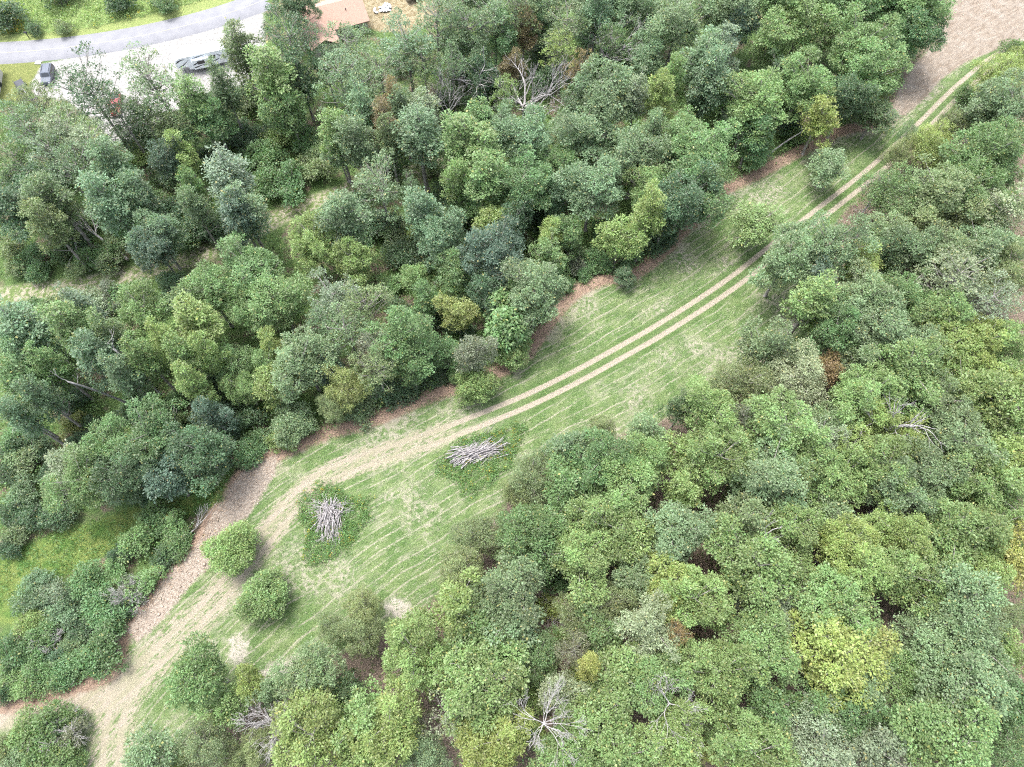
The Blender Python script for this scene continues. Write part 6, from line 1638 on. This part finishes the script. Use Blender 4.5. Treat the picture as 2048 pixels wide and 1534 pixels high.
def house():
    root = empty('house', (-36.2, 127.2, 0), R_(22))
    tag(root, 'low house with salmon-brown shingled gable roof half hidden by trees', 'house')
    L, D, h, rg = 13.0, 8.2, 2.7, 2.1
    MB().box(-L / 2, L / 2, -D / 2, D / 2, -.3, h).build('wall', M_SIDING, root)
    def slope(sy, nm, x0, x1):
        e = .5
        v = [(x0 - e, sy * (D / 2 + e), h - .22), (x1 + e, sy * (D / 2 + e), h - .22), (x1 + e, 0, h + rg), (x0 - e, 0, h + rg)]
        m = MB(); top = [(a, b, c + .14) for a, b, c in v]
        m.add(v + top, [(0, 1, 2, 3), (7, 6, 5, 4), (0, 4, 5, 1), (1, 5, 6, 2), (2, 6, 7, 3), (3, 7, 4, 0)])
        return m.build(nm, M_SHINGLE, root)
    s = slope(-1, 'roof', -L / 2, L / 2); slope(1, 'roof', -L / 2, L / 2)
    for x in (-2.0, 3.2): MB().cyl((x, -1.8), .09, 'z', h + 1.0, h + 1.75, 8).build('vent_pipe', M_BLACK, s)
    for sx in (-1, 1):
        MB().prism([(-D / 2, h), (D / 2, h), (0, h + rg - .08)], 'x', sx * L / 2 - .05, sx * L / 2 + .05).build('gable', M_SIDING, root)
    # front wing with its own gable, towards the trees
    w = empty('wing', (0, 0, 0)); w.parent = root
    MB().box(-5.4, -.6, -8.2, -D / 2 - .003, -.3, h - .1).build('wall', M_SIDING, w)
    for sx in (-1, 1):
        x0 = -3.0; ex = x0 + sx * 2.9
        v = [(ex, -8.6, h - .3), (x0, -8.6, h + 1.25), (x0, -1.2, h + 1.25), (ex, -3.9, h - .3)]
        m = MB(); m.add(v + [(a, b, c + .13) for a, b, c in v], [(0, 1, 2, 3), (7, 6, 5, 4), (0, 4, 5, 1), (1, 5, 6, 2), (2, 6, 7, 3), (3, 7, 4, 0)])
        m.build('roof', M_SHINGLE, w)
    for x in (1.2, 4.2):
        f = MB().box(x - .62, x + .62, -D / 2 - .05, -D / 2 - .004, .9, 2.2).build('window', M_TRIM, root)
        for q in (-.29, .29): MB().box(x + q - .25, x + q + .25, -D / 2 - .07, -D / 2 - .052, 1.0, 2.1).build('pane', M_GLASS, f)
    d = MB().box(2.3, 3.2, -D / 2 - .06, -D / 2 - .004, 0, 2.05).build('door', M_TRIM, root)
    MB().box(2.4, 2.46, -D / 2 - .1, -D / 2 - .062, 1.0, 1.1).build('handle', M_STEEL, d)
house()

def shed():
    g = G("lilac_grey_metal_roof"); p = g.objc(); n = g.noise(p, .8, 4)
    g.put(g.p.inputs["Base Color"], g.mix(g.ss(n, .35, .65), (.25, .245, .27), (.31, .30, .32))); g.p.inputs["Roughness"].default_value = .5; g.p.inputs["Metallic"].default_value = .15
    root = empty('shed', (-97.6, 110.6, 0), R_(12)); tag(root, 'building with lilac-grey metal roof at the left edge beside the lawn', 'shed')
    L, D, h, rg = 12.0, 7.2, 2.8, 1.5
    MB().box(-L, 0, -D / 2, D / 2, -.3, h).build('wall', M_SIDING, root)
    MB().prism([(-D / 2, h), (D / 2, h), (0, h + rg - .1)], 'x', -.06, .04).build('gable', M_TRIM, root)
    for s in (-1, 1):
        v = [(-L - .4, s * (D / 2 + .45), h - .2), (.5, s * (D / 2 + .45), h - .2), (.5, 0, h + rg), (-L - .4, 0, h + rg)]
        m = MB(); m.add(v + [(a, b, c + .08) for a, b, c in v], [(0, 1, 2, 3), (7, 6, 5, 4), (0, 4, 5, 1), (1, 5, 6, 2), (2, 6, 7, 3), (3, 7, 4, 0)])
        r = m.build('roof', g.m, root)
        for i in range(16):
            x = -L - .2 + i * .8
            q = [(x, s * (D / 2 + .45), h - .12), (x + .05, s * (D / 2 + .45), h - .12), (x + .05, 0, h + rg + .08), (x, 0, h + rg + .08)]
            mm = MB(); mm.add(q + [(a, b, c + .035) for a, b, c in q], [(0, 1, 2, 3), (7, 6, 5, 4), (0, 4, 5, 1), (1, 5, 6, 2), (2, 6, 7, 3), (3, 7, 4, 0)]); mm.build('seam', g.m, r)
    d = MB().box(.05, .09, -.5, .5, 0, 2.05).build('door', M_BLACK, root)
shed()

def stack_things():
    # low dark trailer parked by the shed
    root = empty('flat_trailer', (-94.4, 111.4, 0), R_(-52)); tag(root, 'small dark flat trailer parked beside the metal-roofed building', 'trailer')
    MB().box(0, 3.0, -.75, .75, .5, .6).build('deck', M_BLACK, root)
    for s in (-1, 1):
        MB().box(0, 3.0, s * .75 - .03, s * .75 + .03, .62, .95).build('rail', M_BLACK, root); wheel(root, 1.5, s * .88, .3, .3, .18)
    MB().box(3.0, 4.1, -.05, .05, .48, .56).build('drawbar', M_STEEL, root)
    # boat-like silver trailer at the top edge
    root = empty('utility_trailer', (-21.8, 135.2, 0), R_(25)); tag(root, 'silver utility trailer with open frame at the top edge beyond the yard', 'trailer')
    MB().box(0, 4.4, -1.0, 1.0, .55, .64).build('deck', M_STEEL, root)
    for s in (-1, 1):
        MB().box(0, 4.4, s * 1.0 - .04, s * 1.0 + .04, .66, 1.15).build('side_rail', M_STEEL, root); wheel(root, 1.9, s * 1.16, .34, .34, .2)
    MB().box(-.08, -.003, -1.0, 1.0, .66, 1.15).build('tailgate', M_STEEL, root)
    MB().box(1.0, 3.2, -.7, .7, .65, 1.3).build('load', simple("blue_grey_tarp", (.20, .24, .30), .7, var=.3), root, bevel=.1)
    for s in (-1, 1):
        MB().add([(4.4, s * .9, .58), (4.4, s * .8, .58), (5.6, s * .02, .56), (5.6, s * .06, .56), (4.4, s * .9, .66), (4.4, s * .8, .66), (5.6, s * .02, .64), (5.6, s * .06, .64)],
                 [(0, 1, 2, 3), (7, 6, 5, 4), (0, 4, 5, 1), (1, 5, 6, 2), (2, 6, 7, 3), (3, 7, 4, 0)]).build('drawbar', M_STEEL, root)
    # heap of white panels and scrap in the yard
    rng = random.Random(4)
    root = empty('scrap_heap', (-26.4, 133.0, gz(-26.4, 133.0))); tag(root, 'heap of broken white panels on the tan yard behind the house', 'scrap heap')
    for i in range(26):
        w, l = rng.uniform(.3, .8), rng.uniform(.5, 1.3)
        MB().box(-l / 2, l / 2, -w / 2, w / 2, -.02, .02).build('panel', rng.choice([M_TRIM, M_TRIM, M_STEEL, M_SIDE]), root,
            loc=(rng.gauss(0, .9), rng.gauss(0, .7), .1 + rng.uniform(0, .5)), rot=(rng.gauss(0, .35), rng.gauss(0, .35), rng.uniform(0, 3.1)))
    # mailbox on the verge
    root = empty('mailbox', (-96.2, 123.9, gz(-96.2, 123.9))); tag(root, 'dark mailbox on a post on the grass verge beyond the road', 'mailbox')
    MB().box(-.06, .06, -.06, .06, -.3, 1.15).build('post', M_BLACK, root)
    pts = [(-.13, 1.15), (.13, 1.15)] + [(.13 * math.cos(a), 1.3 + .13 * math.sin(a)) for a in [k * math.pi / 8 for k in range(9)]]
    MB().prism(pts, 'x', -.3, .3).build('box', M_BLACK, root)
    MB().box(-.1, -.06, .135, .15, 1.3, 1.5).build('flag', simple("red_flag", (.3, .02, .02), .5), root)
    # utility pole with meter beside the camper
    root = empty('utility_pole', (-55.6, 118.6, gz(-55.6, 118.6))); tag(root, 'short dark utility post with a grey meter box beside the camper', 'post')
    t = Tubes(); t.add([(0, 0, -.4), (0, 0, 1.5), (.02, 0, 3.6)], [.13, .12, .10], 9); obj('post', t.mesh('post', simple("creosoted_wood", (.09, .07, .06), .9)), root)
    MB().box(-.2, .2, -.28, -.135, 1.3, 1.9).build('meter_box', M_STEEL, root, bevel=.02)
    MB().box(-.25, .25, -.05, .05, 3.35, 3.43).build('crossarm', M_BLACK, root)
    # white block on the lawn
    o = MB().box(-.55, .55, -.4, .4, 0, .18).build('concrete_pad', M_TRIM, None, bevel=.03, loc=(-92.3, 116.8, gz(-92.3, 116.8)))
    tag(o, 'small white concrete pad on the lawn beside the road', 'concrete pad')
    # blue tarp bundle at the foot of a trunk
    g = simple("blue_tarp", (.03, .09, .32), .5, var=.3)
    V = []; rng2 = np.random.default_rng(6)
    d = fib(60, rng2); d = d * (1 + .18 * rng2.normal(0, 1, (60, 1))) * [.6, .45, .3]
    import bmesh
    bm = bmesh.new()
    for p in d: bm.verts.new(p)
    bmesh.ops.convex_hull(bm, input=bm.verts[:]); me = bpy.data.meshes.new('tarp_bundle'); bm.to_mesh(me); bm.free(); me.materials.append(g)
    o = obj('tarp_bundle', me, None, (-29.0, 103.2, gz(-29.0, 103.2) + .2)); tag(o, 'small crumpled blue tarp bundle on the wood floor below the house', 'tarp')
stack_things()
